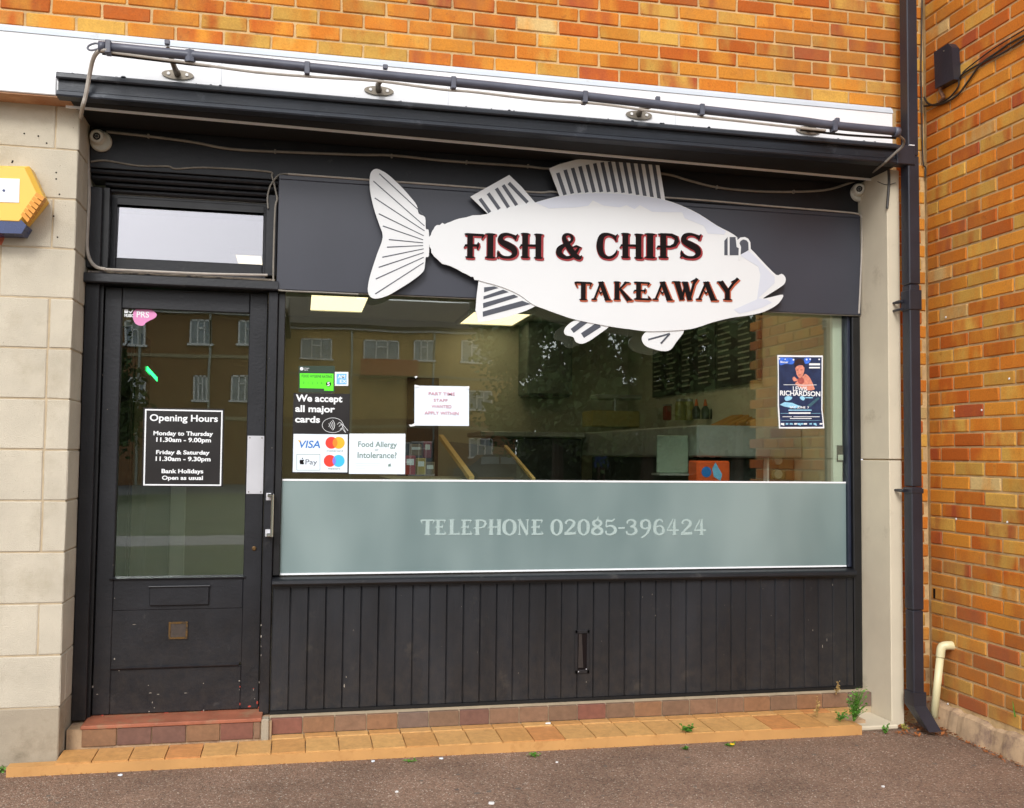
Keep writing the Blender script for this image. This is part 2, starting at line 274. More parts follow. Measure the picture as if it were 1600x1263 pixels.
# ------------------------------------------------------------------ mesh helpers
class MB:
    def __init__(s): s.v = []; s.f = []
    def add(s, vs, fs):
        k = len(s.v); s.v += [Vector(v) for v in vs]; s.f += [tuple(i+k for i in f) for f in fs]; return s
    def box(s, x0, x1, y0, y1, z0, z1, b=0):
        if x0 > x1: x0, x1 = x1, x0
        if y0 > y1: y0, y1 = y1, y0
        if z0 > z1: z0, z1 = z1, z0
        b = min(b, (x1-x0)*.3, (y1-y0)*.3, (z1-z0)*.3)
        if b <= 0:
            return s.add([(x, y, z) for x in (x0, x1) for y in (y0, y1) for z in (z0, z1)],
                         [(0, 1, 3, 2), (4, 6, 7, 5), (0, 4, 5, 1), (2, 3, 7, 6), (0, 2, 6, 4), (1, 5, 7, 3)])
        X, Y, Z = (x0, x1), (y0, y1), (z0, z1); vs = []; idx = {}
        for i in (0, 1):
            for j in (0, 1):
                for k in (0, 1):
                    sx, sy, sz = (1-2*i)*b, (1-2*j)*b, (1-2*k)*b
                    idx[i, j, k, 0] = len(vs); vs.append((X[i], Y[j]+sy, Z[k]+sz))
                    idx[i, j, k, 1] = len(vs); vs.append((X[i]+sx, Y[j], Z[k]+sz))
                    idx[i, j, k, 2] = len(vs); vs.append((X[i]+sx, Y[j]+sy, Z[k]))
        fs = []
        for i in (0, 1):
            q = [idx[i, 0, 0, 0], idx[i, 1, 0, 0], idx[i, 1, 1, 0], idx[i, 0, 1, 0]]; fs.append(q if i else q[::-1])
            q = [idx[0, i, 0, 1], idx[1, i, 0, 1], idx[1, i, 1, 1], idx[0, i, 1, 1]]; fs.append(q[::-1] if i else q)
            q = [idx[0, 0, i, 2], idx[1, 0, i, 2], idx[1, 1, i, 2], idx[0, 1, i, 2]]; fs.append(q if i else q[::-1])
        for a in (0, 1):
            for c in (0, 1):
                q = [idx[a, c, 0, 0], idx[a, c, 0, 1], idx[a, c, 1, 1], idx[a, c, 1, 0]]; fs.append(q if a == c else q[::-1])
                q = [idx[a, 0, c, 0], idx[a, 0, c, 2], idx[a, 1, c, 2], idx[a, 1, c, 0]]; fs.append(q[::-1] if a == c else q)
                q = [idx[0, a, c, 1], idx[0, a, c, 2], idx[1, a, c, 2], idx[1, a, c, 1]]; fs.append(q if a == c else q[::-1])
                for k in (0, 1):
                    q = [idx[a, c, k, 0], idx[a, c, k, 1], idx[a, c, k, 2]]; fs.append(q if (a+c+k) % 2 else q[::-1])
        return s.add(vs, fs)
    def tube(s, pts, r, n=8, cap=True, closed=False):
        pts = [Vector(p) for p in pts]; m = len(pts); rings = []
        up = Vector((0, 0, 1)); prev = None
        for i, p in enumerate(pts):
            a = pts[i-1] if (i > 0 or closed) else p; b = pts[(i+1) % m] if (i < m-1 or closed) else p
            t = (b-a).normalized()
            if prev is None:
                u = t.cross(up if abs(t.z) < .9 else Vector((0, 1, 0))).normalized()
            else: u = (prev-t*prev.dot(t)).normalized()
            prev = u; w = t.cross(u); rr = r[i] if isinstance(r, (list, tuple)) else r
            rings.append([p+(u*math.cos(6.28318*k/n)+w*math.sin(6.28318*k/n))*rr for k in range(n)])
        vs = [v for q in rings for v in q]; fs = []
        for i in range(m-1 if not closed else m):
            j = (i+1) % m
            for k in range(n):
                fs.append((i*n+k, i*n+(k+1) % n, j*n+(k+1) % n, j*n+k))
        if cap and not closed: fs += [tuple(range(n))[::-1], tuple(range((m-1)*n, m*n))]
        return s.add(vs, fs)
    def poly(s, pts, y0, y1=None):
        """outline in the X-Z plane (list of (x,z)), front at y0, back at y1"""
        ar = sum(pts[i-1][0]*pts[i][1]-pts[i][0]*pts[i-1][1] for i in range(len(pts)))
        if ar < 0: pts = pts[::-1]
        n = len(pts)
        if y1 is None: return s.add([(x, y0, z) for x, z in pts], [tuple(range(n))])
        return s.add([(x, y0, z) for x, z in pts]+[(x, y1, z) for x, z in pts],
                     [tuple(range(n)), tuple(range(n, 2*n))[::-1]]+[(i, i+n, (i+1) % n+n, (i+1) % n) for i in range(n)])
    def extrudeX(s, prof, x0, x1):
        n = len(prof)
        return s.add([(x0, y, z) for y, z in prof]+[(x1, y, z) for y, z in prof],
                     [tuple(range(n)), tuple(range(n, 2*n))[::-1]]+[(i, i+n, (i+1) % n+n, (i+1) % n) for i in range(n)])
    def disc(s, c, r, y0, y1=None, n=24, sx=1):
        return s.poly([(c[0]+r*sx*math.cos(6.28318*k/n), c[1]+r*math.sin(6.28318*k/n)) for k in range(n)], y0, y1)
    def lathe(s, prof, c, axis='Z', n=20):
        vs = []; fs = []
        for r, h in prof:
            for k in range(n):
                a = 6.28318*k/n; x, y = r*math.cos(a), r*math.sin(a)
                vs.append(Vector(c)+(Vector((x, y, h)) if axis == 'Z' else Vector((x, h, y)) if axis == 'Y' else Vector((h, x, y))))
        for i in range(len(prof)-1):
            for k in range(n): fs.append((i*n+k, i*n+(k+1) % n, (i+1)*n+(k+1) % n, (i+1)*n+k))
        fs += [tuple(range(n))[::-1], tuple(range((len(prof)-1)*n, len(prof)*n))]
        return s.add(vs, fs)
def wpos(o):
    p = Vector((0, 0, 0))
    while o: p += o.location; o = o.parent
    return p
def mesh(name, mb, mat, org=Vector((0, 0, 0)), smooth=False):
    me = bpy.data.meshes.new(name); me.from_pydata([tuple(v-org) for v in mb.v], [], mb.f); me.materials.append(mat)
    bm = bmesh.new(); bm.from_mesh(me); bmesh.ops.recalc_face_normals(bm, faces=bm.faces); bm.to_mesh(me); bm.free()
    if smooth: me.shade_smooth()
    return me
def part(name, mb, mat, parent, label=None, smooth=False, kind=None):
    o = bpy.data.objects.new(name, mesh(name, mb, mat, wpos(parent), smooth)); COL.objects.link(o); o.parent = parent
    if label: o['label'] = label
    if kind: o['kind'] = kind
    return o
def tag(o, label=None, cat=None, group=None, kind=None):
    if label: o['label'] = label
    if cat: o['category'] = cat
    if group: o['group'] = group
    if kind: o['kind'] = kind
    return o
def thing(name, label, cat, loc=(0, 0, 0), group=None):
    o = bpy.data.objects.new(name, None); COL.objects.link(o); o.location = loc; o.empty_display_size = .1
    return tag(o, label, cat, group)
def solo(name, mb, mat, label=None, cat=None, group=None, kind=None, smooth=False):
    lo = Vector([min(v[i] for v in mb.v) for i in range(3)]); hi = Vector([max(v[i] for v in mb.v) for i in range(3)])
    org = Vector(((lo.x+hi.x)/2, (lo.y+hi.y)/2, lo.z))
    o = bpy.data.objects.new(name, mesh(name, mb, mat, org, smooth)); COL.objects.link(o); o.location = org
    return tag(o, label, cat, group, kind)
def struct(name, mb, mat): return solo(name, mb, mat, kind='structure')
def P2(px, py, y):
    p = at(px, py, y); return (p.x, p.z)
def spline(pts, k=6, closed=False):
    """Catmull-Rom through points of any dimension"""
    out = []; n = len(pts)
    for i in range(n if closed else n-1):
        g = lambda j: pts[j % n] if closed else pts[max(0, min(n-1, j))]
        a, b, c, d = g(i-1), g(i), g(i+1), g(i+2)
        for q in range(k):
            t = q/k
            out.append(tuple(.5*((2*b[m])+(-a[m]+c[m])*t+(2*a[m]-5*b[m]+4*c[m]-d[m])*t*t+(-a[m]+3*b[m]-3*c[m]+d[m])*t**3) for m in range(len(b))))
    if not closed: out.append(tuple(pts[-1]))
    return out
def cable(pts, r, k=5, n=7):
    return MB().tube([Vector(p) for p in spline([tuple(p) for p in pts], k)], r, n)

# ------------------------------------------------------------------ lettering
def text_mb(s, bold=0.0):
    cu = bpy.data.curves.new('t', 'FONT'); cu.body = s; cu.size = 1; cu.offset = bold; cu.resolution_u = 4
    o = bpy.data.objects.new('t', cu); COL.objects.link(o); dg = bpy.context.evaluated_depsgraph_get(); dg.update()
    me = bpy.data.meshes.new_from_object(o.evaluated_get(dg)); vs = [v.co.copy() for v in me.vertices]; fs = [tuple(p.vertices) for p in me.polygons]
    bpy.data.objects.remove(o); bpy.data.curves.remove(cu); bpy.data.meshes.remove(me); return vs, fs
def text(mb, s, x0, x1, z0, z1, y, bold=0.0):
    vs, fs = text_mb(s, bold)
    ax, bx = min(v.x for v in vs), max(v.x for v in vs); az, bz = min(v.y for v in vs), max(v.y for v in vs)
    mb.add([(x0+(v.x-ax)/(bx-ax)*(x1-x0), y, z0+(v.y-az)/(bz-az)*(z1-z0)) for v in vs], fs); return mb
def textpx(mb, s, px0, py0, px1, py1, y, bold=0.0):
    a = at((px0+px1)/2, py0, y); b = at((px0+px1)/2, py1, y)
    return text(mb, s, at(px0, (py0+py1)/2, y).x, at(px1, (py0+py1)/2, y).x, b.z, a.z, y, bold)
# display letters: every letter is a few strokes (x, z, width), heavy stems with small flared serifs
def stem(x, z0=0, z1=1, w=.25): return [(x, z0, w), (x, z1, w)]
def serif(x, z, w=.42): return [(x-w/2, z, .03), (x-w/4, z, .085), (x+w/4, z, .085), (x+w/2, z, .03)]
RING = [(.42, 1, .10), (.13, .82, .2), (.06, .5, .25), (.13, .18, .2), (.42, 0, .10), (.71, .18, .2), (.78, .5, .25), (.71, .82, .2)]
GL = {
 'I': [stem(.25), serif(.25, .97), serif(.25, .03)],
 'F': [stem(.25), serif(.25, .03), [(.0, .96, .04), (.1, .95, .1), (.8, .95, .1), (.9, .97, .03)], [(.86, .97, .12), (.76, .78, .02)], [(-.03, .40, .02), (.04, .50, .09), (.6, .52, .10)], [(.62, .66, .03), (.6, .52, .13), (.58, .36, .02)]],
 'E': [stem(.25), [(.0, .96, .04), (.1, .95, .1), (.78, .95, .1)], [(.82, .98, .12), (.72, .76, .02)], [(-.03, .40, .02), (.04, .50, .09), (.58, .52, .09)], [(.6, .66, .03), (.58, .52, .12), (.56, .38, .02)], [(.0, .04, .04), (.1, .05, .1), (.8, .05, .11)], [(.88, .02, .12), (.74, .26, .02)]],
 'L': [stem(.25), serif(.25, .97), [(.05, .03, .04), (.2, .05, .1), (.75, .05, .1)], [(.8, .02, .1), (.72, .26, .02)]],
 'T': [stem(.45), serif(.45, .03), [(.0, .95, .04), (.1, .95, .11), (.8, .95, .11), (.9, .95, .04)], [(.02, .98, .1), (.13, .68, .02)], [(.88, .98, .1), (.77, .68, .02)]],
 'H': [stem(.2), stem(.78), serif(.2, .97, .38), serif(.2, .03, .38), serif(.78, .97, .38), serif(.78, .03, .38), [(-.05, .40, .02), (.02, .5, .08), (.8, .52, .1)]],
 'N': [stem(.15, w=.11), stem(.85, w=.11), [(.12, 1, .24), (.84, 0, .24)], serif(.12, .97, .3), serif(.15, .03, .3), serif(.85, .97, .3)],
 'P': [stem(.25), serif(.25, .03), [(.02, .95, .04), (.3, .96, .09), (.6, .95, .12), (.8, .86, .17), (.83, .72, .2), (.74, .55, .15), (.55, .47, .09), (.02, .45, .08), (-.04, .38, .02)]],
 'S': [spline([(.70, .74, .03), (.70, .86, .12), (.55, .94, .10), (.36, .97, .12), (.17, .88, .18), (.15, .68, .22), (.38, .54, .27), (.62, .40, .26), (.68, .20, .2), (.55, .06, .12), (.35, .03, .1), (.18, .06, .12), (.06, .16, .1), (.04, .30, .02)], 4), [(.80, 1.0, .03), (.66, .80, .13)], [(.0, .0, .03), (.12, .18, .14)]],
 'C': [spline([(.80, .70, .03), (.74, .86, .12), (.60, .94, .10), (.42, .97, .12), (.2, .86, .22), (.12, .5, .27), (.2, .16, .22), (.42, .03, .12), (.62, .06, .11), (.78, .2, .09), (.84, .36, .03)], 4), [(.86, 1.0, .03), (.72, .80, .13)]],
 '&': [spline([(.92, .5, .04), (.80, .30, .12), (.62, .08, .12), (.38, .02, .13), (.14, .14, .22), (.13, .34, .22), (.32, .52, .14), (.58, .68, .10), (.62, .86, .12), (.48, .97, .09), (.32, .90, .14), (.33, .72, .18), (.50, .44, .23), (.72, .14, .22), (.92, .03, .14), (1.0, .14, .03)], 4), [(.62, .44, .04), (.78, .50, .10), (.98, .44, .04)]],
 'A': [[(.08, .0, .10), (.47, 1, .12)], [(.45, 1, .25), (.84, 0, .25)], serif(.08, .03, .32), serif(.86, .03, .4), [(.3, .97, .05), (.62, .97, .08)], [(.22, .42, .02), (.32, .52, .07), (.45, .36, .11), (.58, .52, .07), (.72, .42, .02)]],
 'K': [stem(.2), serif(.2, .97, .38), serif(.2, .03, .38), [(.26, .5, .08), (.72, 1, .12)], [(.38, .58, .14), (.86, 0, .25)], serif(.74, .97, .34), serif(.88, .03, .36)],
 'W': [[(.14, 1, .24), (.38, 0, .2)], [(.36, 0, .1), (.56, .96, .1)], [(.50, 1, .24), (.72, 0, .2)], [(.70, 0, .1), (.90, .92, .12), (1.05, 1.22, .14)], serif(.12, .97, .4), serif(.5, .97, .3), [(.76, 1.02, .04), (.96, 1.12, .13)]],
 'Y': [[(.12, 1, .24), (.45, .46, .22)], [(.42, .42, .12), (.72, .92, .12), (.95, 1.22, .15)], stem(.45, 0, .5, .22), serif(.45, .03), serif(.12, .97, .34), [(.62, 1.0, .04), (.84, 1.1, .13)]],
 'O': [spline(RING+[RING[0]], 5)],
 '0': [spline([(x*.92, z, w) for x, z, w in RING+[RING[0]]], 5)],
 '2': [spline([(.1, .72, .14), (.16, .88, .12), (.38, .98, .11), (.66, .86, .17), (.64, .64, .2), (.4, .4, .15), (.1, .1, .1)], 4), [(.02, .09, .2), (.5, .09, .18), (.78, .1, .15)], [(.8, .04, .06), (.76, .26, .03)], [(.1, .72, .2), (.14, .78, .2)]],
 '8': [spline([(.4, .98, .1), (.17, .86, .18), (.18, .66, .2), (.42, .52, .17), (.68, .34, .2), (.66, .12, .2), (.4, .02, .11), (.12, .12, .2), (.12, .34, .2), (.4, .52, .14), (.62, .68, .17), (.62, .86, .17), (.4, .98, .1)], 4), [(.42, 1.0, .12), (.46, 1.22, .02)]],
 '5': [[(.14, .98, .07), (.12, .5, .09)], [(.12, .93, .15), (.5, .9, .14), (.72, 1.04, .06)], spline([(.12, .5, .09), (.4, .6, .12), (.7, .46, .2), (.72, .2, .22), (.42, .02, .12), (.14, .08, .1), (.06, .24, .04)], 4), [(.1, .2, .16), (.16, .22, .16)]],
 '-': [[(.1, .45, .12), (.9, .45, .12)]],
 '3': [spline([(.12, .76, .12), (.2, .92, .11), (.42, .98, .11), (.66, .84, .18), (.6, .62, .17), (.36, .54, .1), (.62, .48, .16), (.74, .26, .22), (.62, .08, .16), (.38, .02, .11), (.12, .08, .1), (.06, .24, .04)], 4), [(.12, .8, .16), (.18, .78, .16)], [(.1, .18, .16), (.16, .2, .16)]],
 '9': [spline([(.4, .99, .11), (.14, .84, .2), (.1, .62, .22), (.2, .46, .14), (.42, .4, .1), (.62, .48, .1)], 4), spline([(.4, .99, .11), (.66, .88, .18), (.74, .6, .24), (.66, .3, .2), (.46, .02, .13), (.16, -.16, .12), (.08, -.16, .03)], 4)],
 '6': [spline([(.72, .82, .1), (.62, .94, .11), (.42, .99, .11), (.18, .84, .2), (.1, .5, .24), (.14, .2, .22), (.42, .02, .11), (.7, .14, .2), (.74, .36, .22), (.62, .54, .14), (.42, .58, .1), (.22, .5, .09)], 4)],
 '4': [[(.5, 1.05, .05), (.3, .7, .12), (.04, .32, .05)], [(.0, .3, .1), (.9, .3, .13)], [(.6, .0, .22), (.58, .75, .2), (.64, 1.05, .05)], serif(.6, .03, .42), [(.9, .36, .06), (.95, .2, .03)]],
}
def glyph(mb, ch, x0, x1, z0, z1, y, th=.002, fat=0.0, dx=0, dz=0):
    ribs = []
    for st in GL[ch]:
        L_, R_ = [], []
        for i, p in enumerate(st):
            a = st[max(0, i-1)]; b = st[min(len(st)-1, i+1)]; tx, tz = b[0]-a[0], b[1]-a[1]; l = math.hypot(tx, tz) or 1
            w = p[2]/2+fat; nx, nz = -tz/l*w, tx/l*w
            ex = 0
            L_.append((p[0]+nx, p[1]+nz)); R_.append((p[0]-nx, p[1]-nz))
        ribs.append((L_, R_))
    xs = [q[0] for a, b in ribs for q in a+b]; zs0 = 0
    ax, bx = min(xs)+fat, max(xs)-fat
    f = lambda q: (x0+(q[0]-ax)/(bx-ax)*(x1-x0)+dx, z0+q[1]*(z1-z0)+dz)
    for n, (a, b) in enumerate(ribs):
        a = [f(q) for q in a]; b = [f(q) for q in b]; yy = y-.00012*n; k = len(a)
        vs = [(q[0], yy-.0004*i_/k, q[1]) for i_, q in enumerate(a)]+[(q[0], yy-.0004*i_/k, q[1]) for i_, q in enumerate(b)]
        vs += [(v[0], y+th, v[2]) for v in vs]
        fs = [(i, i+1, k+i+1, k+i) for i in range(k-1)]
        fs += [(i, 2*k+i, 2*k+i+1, i+1) for i in range(k-1)]+[(k+i, k+i+1, 3*k+i+1, 3*k+i) for i in range(k-1)]
        fs += [(0, k, 3*k, 2*k), (k-1, 3*k-1, 4*k-1, 2*k-1)]
        mb.add(vs, fs)
    return mb

# ================================================================== THE SETTING
XR, YB = 3.338, 4.750          # inner corner: side wall plane, facade brick plane
g = MB()
NG = 40
g.add([(-80, -90, 0), (80, -90, 0), (80, 60, 0), (-80, 60, 0)], [(0, 1, 2, 3)])
struct('ground', g, ground_mat())

# ---- bricks
def brick_meshes(L, H, D, mat, n=5):
    out = []
    for k in range(n):
        mb = MB().box(-L/2, L/2, -D/2, D/2, -H/2, H/2, .0045)
        for v in mb.v:
            v += Vector((random.uniform(-1, 1)*.0019, random.uniform(-1, 1)*.0012, random.uniform(-1, 1)*.0017))
        out.append(mesh('brick', mb, mat))
    return out
CACHE = {}
def put_brick(parent, a, b, z0, z1, plane, axis, extra):
    """a..b along the wall, single object if the photograph shows it, else joined"""
    if b-a < .02: return
    c, zc = (a+b)/2, (z0+z1)/2; D = .05
    w = Vector((c, plane+D/2, zc)) if axis == 'x' else Vector((plane+D/2, c, zc))
    pr = Vector((c, plane, zc)) if axis == 'x' else Vector((plane, c, zc))
    key = (round(b-a, 3), axis)
    if inview(pr, 30):
        if key not in CACHE:
            ms = brick_meshes(b-a, z1-z0, D, M_BRICK)
            if axis == 'y':
                for m in ms: m.transform(Matrix.Rotation(rad(90), 4, 'Z'))
            CACHE[key] = ms
        o = bpy.data.objects.new('brick', random.choice(CACHE[key])); COL.objects.link(o); o.parent = parent
        j = random.uniform(-.0012, .0012)
        o.location = w-wpos(parent)+(Vector((0, j, 0)) if axis == 'x' else Vector((j, 0, 0)))
        o.rotation_euler = (random.uniform(-.004, .004), random.uniform(-.004, .004), random.uniform(-.004, .004))
    else:
        h = (b-a)/2; zz = (z1-z0)/2
        if axis == 'x': extra.box(c-h, c+h, plane, plane+D, z0, z1, .003)
        else: extra.box(plane, plane+D, c-h, c+h, z0, z1, .003)
PZ, CZ, JH = .0741, .211, .0095
wall = thing('brick_wall', 'orange and buff brick wall of the facade above the white band and behind the downpipe', 'wall', (0, YB, 0))
ex = MB()
for k in range(-3, 60):
    z0 = CZ+PZ*k+JH/2; z1 = z0+PZ-JH
    if z0 < 0: continue
    off = 2.334 if k % 2 else 2.443
    for i in range(-42, 6):
        a = off+.2178*i+.005; b = a+.2178-.010
        if z0 < 3.30:
            a = max(a, 3.166)
        b = min(b, XR-.004)
        if b-a < .02 or b < -5: continue
        put_brick(wall, a, b, z0, z1, YB, 'x', ex)
part('mortar_bed', MB().box(-6, XR, YB+.006, YB+.25, 3.2, 4.70).box(3.10, XR, YB+.006, YB+.25, 0, 3.2), M_MORTAR, wall)
part('brick_course', ex, M_BRICKS, wall, kind='stuff')
side = thing('side_brick_wall', 'orange brick side wall meeting the shopfront at the right corner', 'wall', (XR, 3.5, 0))
ex = MB()
for k in range(-1, 60):
    z0 = CZ+PZ*k+JH/2; z1 = z0+PZ-JH
    top = YB-.012; y = (YB-.106) if k % 2 == 0 else (YB-.2145)
    while top > 3.30:
        put_brick(side, y+.005, top, z0, z1, XR, 'y', ex)
        top = y-.005; y -= .2285
part('mortar_bed', MB().box(XR+.006, XR+.3, 3.26, YB+.25, 0, 4.70), M_MORTAR, side)
part('brick_course', ex, M_BRICKS, side, kind='stuff')
# cement haunch at the foot of the side wall
hm = MB(); n = 60; pr = []
for i in range(n+1):
    y = YB-.02-i*(YB-3.28)/n
    q = noise.noise(Vector((y*6, 0, 3))); q2 = noise.noise(Vector((y*14, 5, 1)))
    w = .035+.022*q+.01*q2; h = .118+.022*q2+.018*q
    if y > 4.45: w += .035*(y-4.45)/.3; h += .03*(y-4.45)/.3
    pr.append([(XR-w-.012, y, 0), (XR-w, y, h*.55), (XR-w*.75, y, h*.9), (XR-.004, y, h), (XR+.01, y, h)])
hm.add([p for r in pr for p in r], [(i*5+j, i*5+j+1, i*5+j+6, i*5+j+5) for i in range(n) for j in range(4)])
part('cement_haunch', hm, M_HAUNCH, side, 'rough cement fillet at the foot of the brickwork')
mk = MB()
for px, py in [(1577, 592), (1491, 642), (1534, 641), (1494, 811), (1574, 816), (1481, 1100), (1478, 496)]:
    p = atX(px, py, XR-.002); mk.lathe([(.006, .0), (.005, -.003)], p, 'X', 7)
part('white_plug', mk, M_SCREW, side, 'small white filler plugs in the brickwork')

# ---- left pilaster in concrete blocks
YP = 4.77; XPL = -1.018
lp = thing('block_pilaster', 'cream concrete block pier left of the shop door', 'wall', (-1.5, YP, 0))
jz = [.010]+[.264+.2286*j for j in range(12)]+[2.984]
part('mortar_bed', MB().box(-3, XPL-.006, YP+.0035, 5.28, 0, 2.984), M_MORTARC, lp)
def xl(z): return XPL+.022*(1.45-z)/1.45 if False else XPL
for j in range(len(jz)-1):
    z0, z1 = jz[j]+.0028, jz[j+1]-.0028
    if z1-z0 < .03: continue
    M = M_CONCLOW if j == 0 else M_CONC
    if j == 0: cuts = [-3, -2.2, XPL]
    elif j % 2 == 0: cuts = [-3, -1.99, -1.55, XPL-.10, XPL]
    else: cuts = [-3, -1.78, -1.33 if j == 9 else -1.40, XPL]
    if j in (7, 5): cuts = [-3, -1.99, -1.10-.02, XPL]
    for a, b in zip(cuts[:-1], cuts[1:]):
        dd = .10 if (b == XPL and b-a > .12) else .25
        yb = YP+(.231 if (b == XPL and b-a < .13) else .10)
        mb = MB().box(a+.003, b-(.0 if b == XPL else .003), YP, yb, z0, z1, .004)
        for v in mb.v: v += Vector((random.uniform(-1, 1), random.uniform(-1, 1), random.uniform(-1, 1)))*.0012
        part('block', mb, M, lp)
        if b == XPL and b-a >= .13:
            part('block', MB().box(XPL-.08, XPL, YP+.105, 5.262, z0, z1, .004), M, lp)

# ---- right pilaster
rp = thing('cast_pilaster', 'smooth cream cast concrete pier between window and downpipe', 'wall', (3.12, YB, 0))
for z0, z1 in ((.0, 1.398), (1.404, 2.975)):
    part('slab', MB().box(3.085, 3.160, 4.722, 5.25, z0, z1, .004), M_CONCR, rp)

# ---- white concrete band
bd = thing('white_band', 'white painted concrete band running above the black canopy', 'band', (0, 4.65, 3))
prof = [(4.65, 2.990), (4.65, 3.262), (4.66, 3.268), (4.70, 3.300), (4.756, 3.306), (4.9, 3.306), (4.9, 2.990)]
part('band_face', MB().extrudeX([(4.65, 2.992), (4.648, 3.256), (4.76, 3.256), (4.76, 2.992)], -6, 3.072), M_WHITEBAND, bd)
part('weathered_top', MB().extrudeX([(4.644, 3.257), (4.650, 3.276), (4.665, 3.2935), (4.749, 3.300), (4.749, 3.257)], -6, 3.076), M_CHAMFER, bd)
part('lower_lip', MB().box(-6, -1.092, 4.642, 4.76, 2.985, 3.072, .003), M_WHITEBAND, bd)
part('band_soffit', MB().box(-6, -1.02, 4.650, 4.99, 2.978, 2.9845), M_UNDER, bd)
cr = MB()
for px in (345, 700, 1055):
    a = at(px, 150+(px-345)*.085, 4.647); cr.box(a.x-.0008, a.x+.0008, 4.6465, 4.650, 3.08, 3.2)
part('joint', cr, M_CHAMFER, bd)

# ---- canopy
YF = 5.0
cn = thing('canopy', 'black painted timber canopy with moulded edge over the shopfront', 'canopy', (1, 4.6, 2.96))
x0, x1 = -1.082, 3.062
part('top_moulding', MB().extrudeX([(4.592, 3.046), (4.588, 3.052), (4.590, 3.068), (4.600, 3.076), (4.645, 3.076), (4.645, 3.046)], x0, x1), M_CANOPY, cn)
part('fascia_board', MB().extrudeX([(4.610, 2.998), (4.610, 3.0455), (4.66, 3.0455), (4.66, 2.998)], x0+.006, x1), M_CANOPY, cn)
part('lower_moulding', MB().extrudeX([(4.598, 2.9685), (4.594, 2.975), (4.600, 2.992), (4.612, 2.9975), (4.66, 2.9975), (4.66, 2.9685)], x0+.002, x1), M_CANOPY, cn)
part('soffit_board', MB().box(x0+.05, 3.084, 4.661, 5.06, 2.968, 2.984), M_SOFFIT, cn)
dr = MB()
random.seed(5)
for i in range(70):
    x = random.uniform(x0+.05, x1-.05); r = random.uniform(.003, .010)
    dr.lathe([(r, 0), (r*.7, r*.5)], (x, random.uniform(4.60, 4.63), 3.076), 'Z', 6)
part('grit', dr, M_CANOPY, cn, kind='stuff')
st = thing('white_trim', 'thin white strip fixed along the underside of the canopy', 'trim', (1, 4.8, 2.96))
A, B = atZ(103, 165, 2.966), atZ(1367, 280, 2.966)
dv = (B-A).normalized(); nv = Vector((-dv.y, dv.x, 0))*.004
part('strip', MB().add([A-nv, B-nv, B+nv, A+nv, A-nv-Vector((0, 0, .011)), B-nv-Vector((0, 0, .011)), B+nv-Vector((0, 0, .011)), A+nv-Vector((0, 0, .011))],
     [(0, 1, 2, 3), (4, 7, 6, 5), (0, 4, 5, 1), (1, 5, 6, 2), (2, 6, 7, 3), (3, 7, 4, 0)]), pm('white gloss trim', (.85, .85, .85), .3, .02), st)

# ---- downpipe
dp = thing('downpipe', 'square black rainwater downpipe in the corner beside the shop', 'downpipe', (3.166, 4.64, 0))
for z0, z1 in ((.14, .62), (.62, 1.26), (1.26, 2.33), (2.33, 3.02), (3.02, 4.6)):
    e = 0 if z0 in (.62, 2.33) else .002
    part('pipe_length', MB().box(3.134+e, 3.199-e, 4.600+e, 4.674, z0+.002, z1, .005), M_PIPE, dp)
for z in (2.245, 1.24):
    mb = MB().box(3.130, 3.203, 4.596, 4.676, z-(.05 if z > 2 else .012), z+(.055 if z > 2 else .012), .003)
    mb.box(3.112, 3.130, 4.655, 4.70, z-.008, z+.008, .002).tube([(3.117, 4.648, z+.0), (3.117, 4.75, z)], .007)
    if z > 2: mb.tube([(3.117, 4.648, z-.042), (3.117, 4.75, z-.042)], .007)
    part('bracket', mb, M_PIPE, dp)
sh = MB(); q = [(3.130, 3.203, 4.596, 4.678, .20), (3.130, 3.203, 4.596, 4.678, .13), (3.150, 3.222, 4.500, 4.585, .025)]
vs = []
for a, b, c, d, z in q: vs += [(a, c, z), (b, c, z), (b, d, z+(.02 if z < .1 else 0)), (a, d, z+(.02 if z < .1 else 0))]
sh.add(vs, [(3, 2, 1, 0), (8, 9, 10, 11)]+[(i*4+j, i*4+(j+1) % 4, (i+1)*4+(j+1) % 4, (i+1)*4+j) for i in range(2) for j in range(4)])
part('shoe', sh, M_PIPE, dp)
part('inlet_branch', MB().box(3.064, 3.170, 4.592, 4.66, 2.968, 3.070, .004), M_PIPE, dp)
part('lead_clip', MB().box(3.135, 3.165, 4.590, 4.600, 3.0705, 3.075), M_WHITEV, dp)

# ---- tiled ledge and step
lg = thing('tiled_ledge', 'ochre quarry tile ledge along the foot of the shopfront', 'ledge', (1, 4.7, 0))
def yfront(x): return 4.66+(4.60-4.66)*(x+1.2)/4.03
def yback(x): return 4.905
X0, X1 = -1.00, 2.94; nt_ = 26; pt = .1525
nose = MB(); xs = [-1.20, 2.83]
nose.add([(-1.2, 4.66, 0), (2.835, 4.60, 0), (2.835, 4.60, .046), (-1.2, 4.66, .042), (-1.2, 4.76, 0), (2.835, 4.76, 0), (2.835, 4.70, .046), (-1.2, 4.72, .042)],
         [(0, 1, 2, 3), (3, 2, 6, 7), (0, 4, 5, 1), (0, 3, 7, 4), (1, 5, 6, 2), (4, 7, 6, 5)])
part('kerb_nosing', nose, pm('ochre painted nosing', lin((190, 142, 84)), .75, .1, 5, .4, 60, dirt=lin((176, 126, 70)), dscale=9, dlo=.56, dhi=.7), lg)
part('bedding', MB().box(-1.0, 2.93, 4.72, 5.15, 0, .040), M_HAUNCH, lg)
random.seed(3)
x = -1.01
